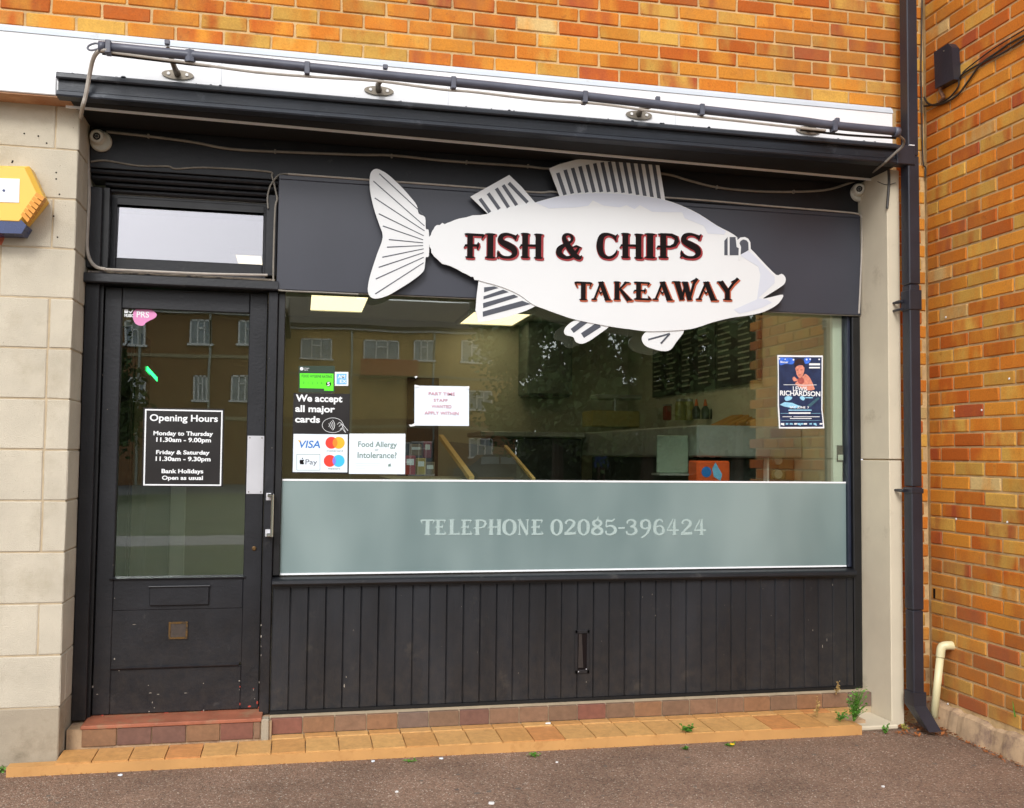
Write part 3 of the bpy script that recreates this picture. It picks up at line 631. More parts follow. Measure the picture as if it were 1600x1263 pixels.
while x < 2.80:
    a, b = x+.0025, min(x+pt-.0025, 2.85)
    yf = lambda q: yfront(q)+.006
    e = random.uniform(-.0015, .0015)
    if a < -.96: pass
    mb = MB().add([(a, yf(a), .050+e), (b, yf(b), .050-e), (b, 4.832, .056), (a, 4.832, .056), (a, yf(a), .030), (b, yf(b), .030), (b, 4.832, .03), (a, 4.832, .03)],
                  [(0, 1, 2, 3), (4, 7, 6, 5), (0, 4, 5, 1), (1, 5, 6, 2), (2, 6, 7, 3), (3, 7, 4, 0)])
    if b-a > .03: part('tile', mb, M_LEDGE, lg)
    x += pt
# second row of ledge tiles running under the boarding
x = -.10
while x < 2.86:
    part('tile', MB().box(x+.002, min(x+pt-.002, 2.94), 4.836, 4.905, .03, .060+random.uniform(-.001, .001), .002), M_LEDGE, lg); x += pt
part('end_stub', MB().box(2.838, 3.084, 4.660, 4.93, 0, .024, .006), M_CONCR, rp)
step = thing('door_step', 'brown tiled doorstep with red painted threshold', 'step', (-.55, 4.95, 0))
x = -.945
while x < -.16:
    b = min(x+pt, -.150)
    if b-x > .03: part('riser_tile', MB().box(x+.002, b-.002, 4.880, 4.90, .052, .128, .002), M_RISER, step)
    x += pt
part('threshold', MB().box(-.95, -.145, 4.876, 5.10, .130, .147, .003), M_THRESH, step)
part('step_body', MB().box(-1.01, -.10, 4.888, 5.2, .02, .1295), M_HAUNCH, step)
part('mortar_post', MB().box(-.147, -.112, 4.872, 4.93, .04, .142, .004), M_CONCLOW, step)
pl = thing('tiled_plinth', 'row of brown and red quarry tiles below the black boarding', 'plinth', (1.5, 4.95, 0))
x = -.108
while x < 3.06:
    b = min(x+pt, 3.083)
    if b-x > .03: part('riser_tile', MB().box(x+.002, b-.002, 4.906+random.uniform(-.001, .001), 4.93, .0605, .134, .002), M_RISER, pl)
    x += pt
part('plinth_body', MB().box(-.11, 3.084, 4.914, 5.2, .02, .133), M_MORTARC, pl)

# ================================================================== SHOPFRONT JOINERY
ZR0, ZR1 = at(280, 447, 4.96).z, at(280, 432, 4.96).z; ZS = ZR1+.030
fr = thing('shop_frame', 'black painted timber frame of the shopfront with fascia above the sign', 'frame', (1, 5.0, .14))
part('fascia', MB().box(-1.016, 3.083, 5.0, 5.058, 2.768, 2.967, .003), M_BLACK, fr)
part('left_jamb', MB().box(-1.016, -.952, 5.0, 5.07, .14, ZR0, .003).box(-1.016, -.952, 4.998, 5.07, ZS, 2.674, .003), M_BLACK, fr)
part('inner_stop', MB().box(-.952, -.938, 5.03, 5.11, .147, ZR0).box(-.952, -.925, 5.03, 5.14, ZS, 2.68), M_BLACKDEEP, fr)
part('middle_post', MB().box(-.164, -.116, 4.998, 5.10, .134, ZR0, .004), M_BLACK, fr)
part('post_bead', MB().box(-.115, -.081, 5.014, 5.10, .80, 2.30, .003), M_BLACKDEEP, fr)
part('transom_post', MB().box(-.186, -.130, 4.996, 5.14, ZS, 2.69, .003), M_BLACK, fr)
part('transom_rail', MB().extrudeX([(4.962, ZR0), (4.958, ZR0+.006), (4.960, ZR1-.004), (4.968, ZR1), (5.12, ZR1), (5.12, ZR0)], -1.016, -.118), M_BLACK, fr)
part('weathered_sill', MB().extrudeX([(4.968, ZR1+.001), (4.968, ZR1+.008), (5.10, ZS+.004), (5.10, ZR1+.001)], -1.0, -.135), M_SILL, fr)
for i in range(4):
    z = 2.766-i*.0245; y = 5.012+i*.024
    part('cornice_moulding', MB().extrudeX([(y, z-.022), (y-.006, z-.014), (y-.004, z-.004), (y+.006, z), (5.14, z), (5.14, z-.022)], -1.012 if i < 2 else -.95, -.13 if i < 2 else -.186), M_BLACK, fr)
part('head_board', MB().box(-.95, -.186, 5.10, 5.14, 2.62, 2.668), M_BLACKDEEP, fr)
part('right_jamb', MB().box(3.034, 3.0835, 4.990, 5.10, .136, 2.205, .004), M_BLACKDEEP, fr)
part('right_bead', MB().box(3.016, 3.0335, 5.012, 5.10, .80, 2.25, .003), pm('blue-black bead', lin((30, 36, 52)), .4, .2, 14), fr)
part('window_sill', MB().extrudeX([(4.962, .758), (4.956, .766), (4.958, .780), (4.970, .787), (5.10, .800), (5.10, .758)], -.115, 3.033), M_BLACK, fr)
part('sill_drip', MB().box(-.113, 3.033, 4.985, 5.05, .745, .7575), M_BLACKDEEP, fr)
part('base_rail', MB().box(-.113, 3.033, 4.982, 5.05, .1355, .150), M_BLACKDEEP, fr)

# vertical boarding below the window
bo = thing('boarding', 'charcoal painted vertical boarding below the shop window', 'boarding', (1.5, 5.0, .15))
x = -.112; bw = .0862; i = 0
base = None
while x < 3.03:
    b = min(x+bw, 3.033)
    mb = MB(); d = random.uniform(-.0012, .0012)
    mb.add([(q, y, z) for z in (.151, .7445) for q, y in ((x+.0002, 5.0035), (x+.006, 4.9965+d), (b-.004, 4.9965+d), (b-.0002, 5.0035), (b-.0002, 5.03), (x+.0002, 5.03))],
           [(0, 1, 7, 6), (1, 2, 8, 7), (2, 3, 9, 8), (3, 4, 10, 9), (4, 5, 11, 10), (5, 0, 6, 11), (5, 4, 3, 2, 1, 0), (6, 7, 8, 9, 10, 11)])
    part('board', mb, M_BLACKV, bo)
    x += bw; i += 1
v0, v1 = at(899, 985, 4.99), at(921, 1052, 4.99)
vp = thing('vent_slot', 'small black metal slot plate on the boarding below the window', 'vent', ((v0.x+v1.x)/2, 4.99, v1.z))
mb = MB().box(v0.x, v1.x, 4.989, 4.9955, v1.z, v1.z+.018, .002).box(v0.x, v1.x, 4.989, 4.9955, v0.z-.018, v0.z, .002)
mb.box(v0.x, v0.x+.014, 4.989, 4.9955, v1.z, v0.z, .002).box(v1.x-.014, v1.x, 4.989, 4.9955, v1.z, v0.z, .002)
part('plate', mb, M_BLACK, vp)
part('recess', MB().box(v0.x+.012, v1.x-.012, 4.9935, 4.9958, v1.z+.015, v0.z-.015), M_INK, vp)
part('flap', MB().add([(v0.x+.02, 4.992, v0.z-.02), (v0.x+.036, 4.992, v0.z-.02), (v0.x+.044, 4.990, v1.z+.03), (v0.x+.016, 4.990, v1.z+.03)], [(0, 1, 2, 3)]), pm('rusty metal', lin((40, 32, 28)), .7, .4, 60), vp)
part('screw', MB().lathe([(.003, 0), (.003, -.002)], (v0.x+.018, 4.989, v1.z+.010), 'Y', 8), M_ALU, vp)
part('screw', MB().lathe([(.003, 0), (.003, -.002)], (v1.x-.018, 4.989, v1.z+.022), 'Y', 8), M_ALU, vp)

# paint chips and scuffs on the joinery: thin flakes where the paint is gone
random.seed(21)
ch = MB()
def chip(px, py, y, s, tall=1.0):
    c = at(px, py, y); n = 7
    ch.poly([(c.x+s*(.6+.4*random.random())*math.cos(6.283*k/n)*.7, c.z+s*tall*(.5+.5*random.random())*math.sin(6.283*k/n)) for k in range(n)], y)
for px, py, s, t in [(538, 1072, .007, 2.2), (541, 1058, .004, 2), (721, 948, .003, 1), (746, 1019, .0025, 1), (690, 1010, .002, 1), (940, 1002, .003, 1), (916, 1066, .003, 1.5), (1004, 933, .004, 1), (1019, 929, .003, 2), (1024, 962, .004, 1.4), (1285, 1010, .004, 5), (1292, 1000, .003, 5), (1270, 985, .003, 3), (1205, 962, .003, 1), (1172, 982, .0025, 1), (1131, 1023, .002, 1), (1301, 914, .003, 3), (1132, 946, .002, 2), (1192, 920, .002, 2), (1263, 969, .003, 1), (552, 985, .0022, 3), (810, 1052, .002, 4), (627, 931, .002, 1)]:
    chip(px, py, 4.9945, s*.8, t)
solo('paint_chips', ch, pm('bare filler', lin((150, 142, 130)), .8, .2, 80), 'small pale chips and scuffs in the paint of the black boarding', 'paint chips', kind='stuff')

# ---- transom window
tw = thing('transom_window', 'small fanlight window with dark frame above the shop door', 'window', (-.56, 5.10, 2.36))
x0, x1 = at(165, 360, 5.10).x, at(418, 370, 5.10).x
gx0, gx1 = at(183, 360, 5.11).x, at(411, 370, 5.11).x
zt, zb = 2.652, ZS-.004; gzt = at(298, 318, 5.11).z+.008; gzb = at(298, 409, 5.11).z
part('left_stile', MB().box(x0-.02, gx0, 5.098, 5.13, zb, zt, .003), M_BLACK, tw)
part('right_stile', MB().box(gx1, x1+.02, 5.098, 5.13, zb, zt, .003), M_BLACK, tw)
part('top_rail', MB().box(gx0, gx1, 5.099, 5.13, gzt, zt, .003), M_BLACK, tw)
part('bottom_rail', MB().box(gx0, gx1, 5.099, 5.13, zb, gzb, .003), M_BLACK, tw)
pb_ = MB().box(gx0+.001, gx1-.001, 5.116, 5.119, gzb-.002, gzt+.002)
for v in pb_.v: v.y += (v.z-gzb)*math.tan(rad(2.3))
part('pane', pb_, M_TGLASS, tw)

# ---- door
DY = 5.052
door = thing('shop_door', 'black half glazed shop door under the fanlight', 'door', (-.55, DY, .148))
dx0, dx1, dz0, dz1 = -.936, -.168, .150, ZR0-.004
gx0, gx1, gz0, gz1 = -.856, -.256, .800, 2.100
part('left_stile', MB().box(dx0, gx0, DY, DY+.045, dz0, dz1, .004), M_BLACK, door)
part('right_stile', MB().box(gx1, dx1, DY, DY+.045, dz0, dz1, .004), M_BLACK, door)
part('top_rail', MB().box(gx0, gx1, DY+.001, DY+.045, gz1, dz1, .003), M_BLACK, door)
part('lock_rail', MB().box(gx0, gx1, DY+.001, DY+.045, .640, gz0-.012, .003), M_BLACK, door)
part('glazing_bead', MB().extrudeX([(DY-.010, gz0-.012), (DY-.012, gz0-.006), (DY+.02, gz0+.002), (DY+.02, gz0-.012)], gx0-.02, gx1+.012), M_BLACK, door)
part('lower_panel', MB().box(gx0, gx1, DY+.0025, DY+.04, .375, .640, .001), M_BLACK, door)
part('kick_panel', MB().box(gx0, gx1, DY+.001, DY+.045, dz0, .362, .003), M_BLACK, door)
part('kick_bead', MB().extrudeX([(DY-.008, .362), (DY-.012, .368), (DY+.006, .378), (DY+.006, .362)], gx0+.0, gx1-.01), M_BLACK, door)
part('pane', MB().box(gx0, gx1, DY+.022, DY+.026, gz0, gz1), M_GLASS, door)
a, b = at(234, 917, DY-.01), at(326, 945, DY-.01)
lp_ = part('letter_plate', MB().box(a.x, b.x, DY-.012, DY+.002, b.z, a.z, .003), M_BLACK, door, 'black painted letter plate')
part('flap_hinge', MB().tube([(a.x-.004, DY-.014, a.z), (b.x+.004, DY-.014, a.z)], .005), M_BLACK, lp_)
a, b = at(264, 972, DY), at(293, 998, DY)
br = MB(); w = .009
br.box(a.x, b.x, DY-.0045, DY+.002, a.z-w, a.z).box(a.x, b.x, DY-.0045, DY+.002, b.z, b.z+w).box(a.x, a.x+w, DY-.0045, DY+.002, b.z+w, a.z-w).box(b.x-w, b.x, DY-.0045, DY+.002, b.z+w, a.z-w)
part('brass_plate', MB().box(a.x+.002, b.x-.002, DY-.002, DY+.010, b.z+.002, a.z-.002), pm('worn black plate', lin((58, 48, 40)), .6, .3, 50), door, 'small square plate showing bare brass at its edge')
part('brass_rim', br, M_BRASS, door)
a, b = at(387, 681, DY), at(411, 772, DY)
pp = part('push_plate', MB().box(a.x, b.x, DY-.004, DY+.001, b.z, a.z, .001), M_ALU, door, 'pale aluminium push plate')
for u in (.14, .86):
    for v in (.035, .965):
        part('screw', MB().lathe([(.0035, 0), (.003, -.0015)], (a.x+(b.x-a.x)*u, DY-.004, b.z+(a.z-b.z)*v), 'Y', 8), M_GALV, pp)
c = at(397, 857, DY); part('lock_cylinder', MB().lathe([(.011, 0), (.011, -.006), (.007, -.008)], c, 'Y', 14), M_BRASS, door)
dc = MB(); rc = random.Random(3)
for px, py, s_, t_ in [(145, 1073, .005, 1.6), (152, 1085, .006, .4), (232, 1071, .003, 1), (235, 1083, .008, .3), (238, 1098, .003, 2), (241, 1106, .003, 1), (233, 1112, .0035, 1), (318, 1068, .003, 1), (374, 1064, .005, 1), (374, 1078, .0025, 1), (396, 1078, .0025, 2), (398, 1092, .0025, 1), (405, 1066, .003, 2), (318, 1110, .004, 1), (179, 1030, .004, 1.4), (177, 883, .0025, 1), (179, 935, .0025, 1), (186, 1048, .003, 1), (210, 976, .010, .16), (290, 1083, .010, .2), (247, 1085, .008, .25), (168, 640, .0025, 1), (160, 586, .0025, 1), (326, 938, .003, 1)]:
    c = at(px, py, DY-.0006); dc.poly([(c.x+s_*rc.uniform(.5, 1)*math.cos(6.283*k/8), c.z+s_*t_*rc.uniform(.5, 1)*math.sin(6.283*k/8)) for k in range(8)], DY-.0006)
part('paint_chip', dc, pm('bare filler', lin((150, 142, 130)), .8, .2, 80), door, kind='stuff')
dc = MB()
for px, py, s_, t_ in [(390, 1104, .010, .6), (402, 1098, .005, 2.4), (316, 1112, .012, .3), (260, 1114, .014, .2), (375, 1100, .003, 3), (396, 1076, .004, .5), (375, 1073, .003, 2), (405, 1106, .005, 2), (160, 1118, .008, .4), (326, 938, .003, 1)]:
    c = at(px, py, DY-.0009); dc.poly([(c.x+s_*rc.uniform(.5, 1)*math.cos(6.283*k/8), c.z+s_*t_*rc.uniform(.5, 1)*math.sin(6.283*k/8)) for k in range(8)], DY-.0009)
part('old_red_paint', dc, pm('old red paint', lin((168, 62, 46)), .7, .3, 60), door, kind='stuff')
dc = MB()
for px, py, s_, t_ in [(406, 977, .003, 2), (406, 995, .003, 3), (406, 1010, .002, 2), (406, 1024, .003, 2), (424, 1073, .004, 1.6), (426, 1013, .0025, 1), (419, 560, .002, 1), (423, 700, .002, 1.5)]:
    c = at(px+2, py, 4.9974); dc.poly([(c.x+s_*rc.uniform(.5, 1)*math.cos(6.283*k/8), c.z+s_*t_*rc.uniform(.5, 1)*math.sin(6.283*k/8)) for k in range(8)], 4.9974)
part('paint_chip', dc, pm('bare filler', lin((150, 142, 130)), .8, .2, 80), fr, kind='stuff')
hd = thing('pull_handle', 'chrome pull handle on the post beside the door', 'handle', tuple(at(420, 840, 4.99)))
a, b = at(424, 773, 4.955), at(421, 838, 4.955)
part('grip', MB().box(a.x, a.x+.013, 4.935, 4.955, b.z-.004, a.z+.004, .004), M_CHROME, hd)
part('arm', MB().box(a.x-.018, a.x+.012, 4.945, 4.999, a.z-.012, a.z+.003, .003), M_CHROME, hd)
part('arm', MB().box(a.x-.018, a.x+.012, 4.945, 4.999, b.z-.003, b.z+.014, .003), M_CHROME, hd)
part('rose', MB().box(a.x-.026, a.x-.002, 4.994, 4.999, a.z-.03, a.z+.006, .001), M_ALU, hd)
part('rose', MB().box(a.x-.026, a.x-.002, 4.994, 4.999, b.z-.006, b.z+.03, .001), M_ALU, hd)

# ---- main window
mw = thing('shop_window', 'large shop window with a frosted band along its lower third', 'window', (1.5, 5.04, .80))
part('pane', MB().box(-.081, 3.016, 5.040, 5.046, .80, 2.29), M_GLASS, mw)
fm = part('frosted_band', MB().box(-.0795, 3.0145, 5.0368, 5.0385, .801, 1.271), M_FILM, mw)
part('white_line', MB().box(-.0795, 3.0145, 5.0345, 5.0365, 1.2655, 1.275), M_WHITEV, mw)
part('white_line', MB().box(-.0795, 3.0145, 5.0345, 5.0365, .800, .809), M_WHITEV, mw)
tx = MB(); k = 6.154
def let(mb, ch_, zx0, zx1, ox, kk, top, bot, y, **kw):
    xa, xb = ox+zx0/kk, ox+zx1/kk
    A = at((xa+xb)/2, top, y); B = at((xa+xb)/2, bot, y)
    glyph(mb, ch_, at(xa, (top+bot)/2, y).x, at(xb, (top+bot)/2, y).x, B.z, A.z, y, **kw)
TEL = [('T', 100, 245), ('E', 238, 358), ('L', 375, 488), ('E', 490, 605), ('P', 612, 742), ('H', 750, 885), ('O', 890, 1030), ('N', 1037, 1150), ('E', 1165, 1290)]
TL2 = [('0', 0, 120), ('2', 135, 248), ('0', 260, 380), ('8', 390, 510), ('5', 525, 640), ('-', 650, 715), ('3', 725, 840), ('9', 860, 970), ('6', 988, 1100), ('4', 1118, 1238), ('2', 1255, 1367), ('4', 1380, 1500)]
for n_, (ch_, a, b) in enumerate(TEL+TL2):
    m_ = MB(); let(m_, ch_, a, b, 640 if n_ < 9 else 860, k, 812, 836, 5.0355, th=.001)
    part('letter', m_, M_DIMTXT, fm)
# ---- signboard
sg = thing('signboard', 'plain slate grey signboard behind the fish sign', 'sign', (1.5, 4.975, 2.21))
part('panel', MB().box(-.127, 3.079, 4.974, 4.999, 2.212, 2.766, .003).box(-.127, 3.079, 4.974, 4.998, 2.7665, 2.788, .002), M_SIGN, sg)
part('return_box', MB().box(-.11, 3.08, 5.001, 5.10, 2.235, 2.765), M_BLACKDEEP, sg)
part('drip_edge', MB().box(-.11, 3.07, 4.980, 5.0, 2.2085, 2.2115), M_CABLEG, sg)

# ---- fish sign
FY = 4.925
fish = thing('fish_sign', 'large white cut-out fish sign reading FISH & CHIPS TAKEAWAY', 'sign', tuple(at(880, 420, FY)))
def zf(zx, zy, y=FY): return P2(560+zx/2.353, 230+zy/2.353, y)
body = [(262, 345), (264, 325), (278, 300), (300, 284), (330, 278), (370, 262), (450, 250), (520, 236), (600, 218), (680, 195), (735, 181), (800, 172), (870, 168), (950, 170), (1040, 178), (1110, 190), (1180, 212), (1250, 245), (1320, 290), (1380, 322), (1440, 372), (1490, 425), (1536, 470), (1556, 466), (1570, 480), (1568, 500), (1550, 516), (1515, 538), (1488, 557), (1520, 551), (1561, 543), (1552, 566), (1530, 586), (1490, 606), (1440, 618), (1370, 628), (1300, 645), (1250, 662), (1200, 672), (1075, 678), (1000, 670), (915, 658), (800, 635), (740, 616), (680, 594), (640, 578), (590, 542), (520, 512), (440, 490), (420, 478), (400, 466), (340, 440), (300, 420), (275, 395), (262, 368)]
sp = spline(body, 3, True)
rag = []
random.seed(8)
for (zx, zy) in sp:      # ragged cut edge near the tail, as on the sign
    if zx < 450: zx += random.uniform(-3, 3); zy += random.uniform(-3.5, 3.5)
    rag.append(zf(zx, zy))
part('body', MB().poly(rag, FY, FY+.006), M_FISH, fish)
back = [(650, 204), (735, 183), (800, 174), (870, 170), (950, 172), (1040, 180), (1110, 192), (1180, 214), (1250, 247), (1320, 292), (1352, 310), (1345, 322), (1285, 318), (1270, 290), (1200, 262), (1190, 240), (1140, 240), (1080, 238), (1035, 214), (1015, 228), (985, 214), (960, 222), (900, 215), (862, 196), (845, 216), (800, 222), (700, 226)]
part('back_shading', MB().poly([zf(a, b) for a, b in back], FY-.0012, FY-.0004), M_FISHB, fish)
gill = [(1405, 400), (1470, 440), (1478, 470), (1465, 560), (1380, 598), (1400, 612), (1440, 604), (1485, 590), (1520, 572), (1500, 560), (1470, 556), (1530, 500), (1530, 478), (1450, 395), (1420, 372)]
part('cheek_shading', MB().poly([zf(a, b) for a, b in gill], FY-.0012, FY-.0004), M_FISHB, fish)
tail = [(42, 110), (50, 88), (66, 80), (84, 86), (110, 102), (150, 138), (190, 182), (215, 215), (222, 245), (245, 258), (248, 300), (258, 305), (260, 345), (259, 400), (248, 405), (245, 430), (238, 458), (200, 490), (150, 522), (110, 545), (70, 557), (46, 552), (35, 530), (38, 495), (50, 450), (70, 390), (90, 330), (75, 280), (57, 225), (43, 160)]
tl = part('tail_fin', MB().poly([zf(a, b) for a, b in spline(tail, 3, True)], FY, FY+.006), M_FISH, fish)
def strip(a, b, wa, wb, par, y=FY-.0015):
    A, B = zf(*a, y), zf(*b, y); dx, dz = B[0]-A[0], B[1]-A[1]; l = math.hypot(dx, dz); nx, nz = -dz/l, dx/l; q = .003/2.353*1.0
    q = .0031/2.353/2
    part('fin_ray', MB().poly([(A[0]+nx*wa*q, A[1]+nz*wa*q), (B[0]+nx*wb*q, B[1]+nz*wb*q), (B[0]-nx*wb*q, B[1]-nz*wb*q), (A[0]-nx*wa*q, A[1]-nz*wa*q)], y, y+.0012), M_STRIPE, par)
for a, b in [((77, 98), (236, 245)), ((55, 125), (243, 290)), ((60, 187), (243, 308)), ((75, 245), (240, 326)), ((90, 290), (238, 341)), ((112, 340), (238, 352)), ((105, 368), (238, 362)), ((88, 405), (240, 374)), ((75, 442), (240, 388)), ((64, 485), (240, 405)), ((62, 540), (240, 425))]:
    strip(a, b, 4, 3, tl)
dor = [(702, 78), (740, 62), (800, 46), (870, 38), (960, 38), (1050, 45), (1105, 55), (1118, 130), (1130, 203), (1040, 184), (950, 175), (870, 172), (800, 176), (742, 184)]
df = part('dorsal_fin', MB().poly([zf(a, b, FY+.003) for a, b in dor], FY+.0062, FY+.012), M_FISH, fish)
ty = [95, 84, 77, 71, 65, 60, 56, 54, 53, 53, 54, 57, 60, 64]; by = [176, 171, 168, 167, 166, 165, 165, 166, 168, 171, 176, 182, 189, 197]
for i in range(14):
    strip((733+(1086-733)*i/13, ty[i]), (760+(1107-760)*i/13, by[i]), 15, 15, df, FY+.0048)
ad = part('rear_dorsal_fin', MB().poly([zf(a, b, FY+.003) for a, b in [(412, 182), (555, 102), (600, 145), (650, 203), (600, 222), (482, 250)]], FY+.0062, FY+.012), M_FISH, fish)
for a, b in [((447, 190), (483, 240)), ((477, 170), (518, 228)), ((507, 152), (552, 222)), ((532, 140), (582, 214)), ((553, 132), (622, 204))]: strip(a, b, 14, 14, ad, FY+.0048)
an = part('anal_fin', MB().poly([zf(a, b, FY+.003) for a, b in [(443, 488), (520, 508), (590, 536), (665, 578), (620, 600), (560, 622), (500, 637), (440, 646), (431, 600), (436, 540)]], FY+.0062, FY+.012), M_FISH, fish)
for q in ([(462, 516), (500, 512), (515, 518), (462, 534)], [(460, 549), (532, 524), (553, 533), (460, 560)], [(458, 574), (572, 542), (588, 551), (459, 592)], [(457, 605), (602, 565), (634, 577), (458, 624)]):
    part('fin_ray', MB().poly([zf(a, b, FY+.0048) for a, b in q], FY+.0048, FY+.006), M_STRIPE, an)
pv = part('pelvic_fin', MB().poly([zf(a, b, FY+.003) for a, b in spline([(805, 636), (775, 650), (758, 672), (762, 690), (790, 698), (800, 716), (822, 723), (850, 712), (885, 688), (922, 660), (915, 650), (860, 640)], 3, True)], FY+.0062, FY+.012), M_FISH, fish)
strip((786, 676), (836, 638), 20, 22, pv, FY+.0048); strip((824, 693), (886, 652), 22, 24, pv, FY+.0048)
pc = part('pectoral_fin', MB().poly([zf(a, b, FY+.003) for a, b in spline([(1075, 672), (1050, 688), (1043, 708), (1056, 730), (1085, 742), (1120, 750), (1148, 745), (1170, 716), (1198, 672), (1140, 665)], 3, True)], FY+.0062, FY+.012), M_FISH, fish)
strip((1066, 708), (1145, 686), 7, 7, pc, FY+.0048); strip((1145, 686), (1112, 722), 7, 7, pc, FY+.0036)
part('eye_patch', MB().poly([zf(a, b) for a, b in [(1357, 331), (1420, 331), (1437, 345), (1440, 375), (1425, 385), (1400, 398), (1345, 398), (1345, 345)]], FY-.0014, FY-.0006), M_STRIPE, fish)
mb = MB().poly([zf(a, b) for a, b in [(1357, 325), (1364, 325), (1364, 400), (1357, 400)]], FY-.0026, FY-.0016)
part('eye_mark', mb, M_FISH, fish)
nn = MB(); arc = [(1390, 345), (1400, 336), (1415, 334), (1428, 340), (1434, 352), (1435, 385)]
nn.poly([zf(a, b) for a, b in [(1386, 332), (1392, 332), (1393, 342), (1404, 333), (1420, 331), (1432, 337), (1440, 350), (1442, 378), (1434, 384), (1433, 352), (1426, 343), (1414, 340), (1404, 346), (1400, 354), (1406, 368), (1403, 416), (1396, 416), (1398, 372), (1390, 368)]], FY-.0026, FY-.0016)
part('eye_mark', nn, M_FISH, fish)
part('standoff', MB().tube([(at(700, 380, FY).x, FY+.006, at(700, 380, FY).z), (at(700, 380, FY).x, 4.974, at(700, 380, FY).z)], .008), M_ALU, fish)
part('standoff', MB().tube([(at(1150, 430, FY).x, FY+.006, at(1150, 430, FY).z), (at(1150, 430, FY).x, 4.974, at(1150, 430, FY).z)], .008), M_ALU, fish)
FC = [('F', 58, 190), ('I', 193, 256), ('S', 264, 398), ('H', 405, 552), ('&', 635, 798), ('C', 888, 1022), ('H', 1032, 1178), ('I', 1190, 1256), ('P', 1262, 1404), ('S', 1410, 1545)]
TK = [('T', 92, 243), ('A', 235, 402), ('K', 420, 578), ('E', 583, 735), ('A', 745, 918), ('W', 905, 1128), ('A', 1105, 1288), ('Y', 1280, 1468)]
PXM = 1/302.
for lst, ox, kk, top, bot, edge, wd in ((FC, 710, 4.0, 365, 403.5, M_RED, 'FISH & CHIPS'), (TK, 880, 5.333, 440.5, 469, M_RUST, 'TAKEAWAY')):
    for ch_, a, b in lst:
        m1 = MB(); let(m1, ch_, a, b, ox, kk, top, bot, FY-.0050, th=.0012); lo = part('letter', m1, M_INK, fish)
        m2 = MB(); let(m2, ch_, a, b, ox, kk, top, bot, FY-.0030, th=.0015, fat=.035, dx=1.1*PXM, dz=-1.6*PXM); part('letter_edge', m2, edge, lo)

# ================================================================== PIPES, CABLES, LAMPS, CAMERAS
YT = 4.46
tb = thing('sign_light', 'long dark tubular sign light on arms in front of the white band', 'light', tuple(at(800, 139, YT)))
TP = [(158, 74), (400, 98), (592, 118), (800, 139), (960, 157), (1100, 173), (1240, 189), (1300, 197), (1402, 207)]
part('tube', cable([at(a, b-1, YT) for a, b in TP], .0215, 4, 12), M_GREYPL, tb, smooth=True)
part('end_cap', MB().tube([at(157, 74, YT)-Vector((.006, 0, 0)), at(157, 74, YT)+Vector((.02, 0, 0))], .026, 12), M_GREYPL, tb, smooth=True)
part('end_cap', MB().tube([at(1402, 207, YT)-Vector((.02, 0, 0)), at(1402, 207, YT)+Vector((.008, 0, 0))], .026, 12), M_GREYPL, tb, smooth=True)
part('lower_rail', cable([at(a, b, YT+.02) for a, b in [(160, 84), (300, 101), (345, 105)]], .006, 3), M_BLACKDEEP, tb)
part('lower_rail', cable([at(a, b, YT+.02) for a, b in [(1250, 203), (1320, 211), (1400, 216)]], .006, 3), M_BLACKDEEP, tb)
part('clip', MB().tube([at(297, 80, YT), at(297, 98, YT)], .024, 8), M_GREYPL, tb)
for a, b in [(170, 74), (480, 107), (708, 130), (913, 152), (1095, 172), (1302, 197)]:
    c = at(a, b, YT); part('clip', MB().box(c.x-.012, c.x+.012, YT-.026, YT+.02, c.z-.034, c.z+.024, .003), M_GREYPL, tb)
for (a, b), (n1, n2) in zip([(278, 117), (592, 142), (998, 180), (1262, 204)], [(262, 69), (602, 107), (1027, 156), (1307, 189)]):
    c = at(a, b, 4.648); e = at(n1, n2+7, YT+.01)
    br = part('bracket', MB().tube([c, c+Vector((-.008, -.05, .01)), e], [.016, .013, .011], 8), M_GALV, tb, smooth=True)
    pr = [(c.x+.070*math.cos(6.283*k/20), c.z-.002+.022*math.sin(6.283*k/20)) for k in range(20)]
    pl_ = part('base_plate', MB().poly(pr, 4.641, 4.648), M_GALV, br)
    part('screw_head', MB().lathe([(.008, 0), (.007, -.004)], (c.x-.040, 4.641, c.z), 'Y', 10), M_SCREW, br)
    part('screw_head', MB().lathe([(.008, 0), (.007, -.004)], (c.x+.040, 4.641, c.z), 'Y', 10), M_SCREW, br)
    part('nub', MB().box(e.x-.012, e.x+.010, YT-.008, YT+.012, e.z+.012, e.z+.034, .003), M_GREYPL, br)
for L_, lab in (([(166, 80), (240, 90), (300, 98), (400, 112), (500, 120), (592, 126), (690, 139), (740, 143), (850, 156), (940, 162), (1040, 176), (1150, 188), (1230, 197), (1290, 203)], None),):
    solo('lamp_cable', cable([at(a, b+1, YT-.002) for a, b in L_], .0062, 5), M_CABLE, 'pale cable sagging along the underside of the sign light', 'cable')
solo('loop_cable', cable([at(160, 71, YT), at(150, 68, YT), at(140, 71, YT), at(137, 76, YT), at(143, 79, YT), at(156, 76, YT)], .0045, 5), M_GREYPL, 'small dark cable loop at the left end of the sign light', 'cable')
solo('hanging_cable', cable([at(168, 79, YT-.02), at(155, 80, YT), at(146, 92, 4.5), at(140, 118, 4.56), at(134, 150, 4.585), at(129, 168, 4.62), at(126, 188, 4.82), at(128, 200, 4.95), at(134, 206, 4.99)], .0095, 5), M_CABLE, 'thick pale cable hanging over the left end of the black canopy', 'cable')
solo('wall_cable', cable([at(137, 209, 4.992), at(137, 240, 4.99), at(139, 300, 4.99), at(137, 350, 4.99), at(136, 385, 4.99), at(140, 405, 4.985), at(150, 417, 4.97), at(165, 421, 4.95)], .0085, 5), M_CABLE, 'pale vertical cable between the block pier and the fanlight', 'cable')
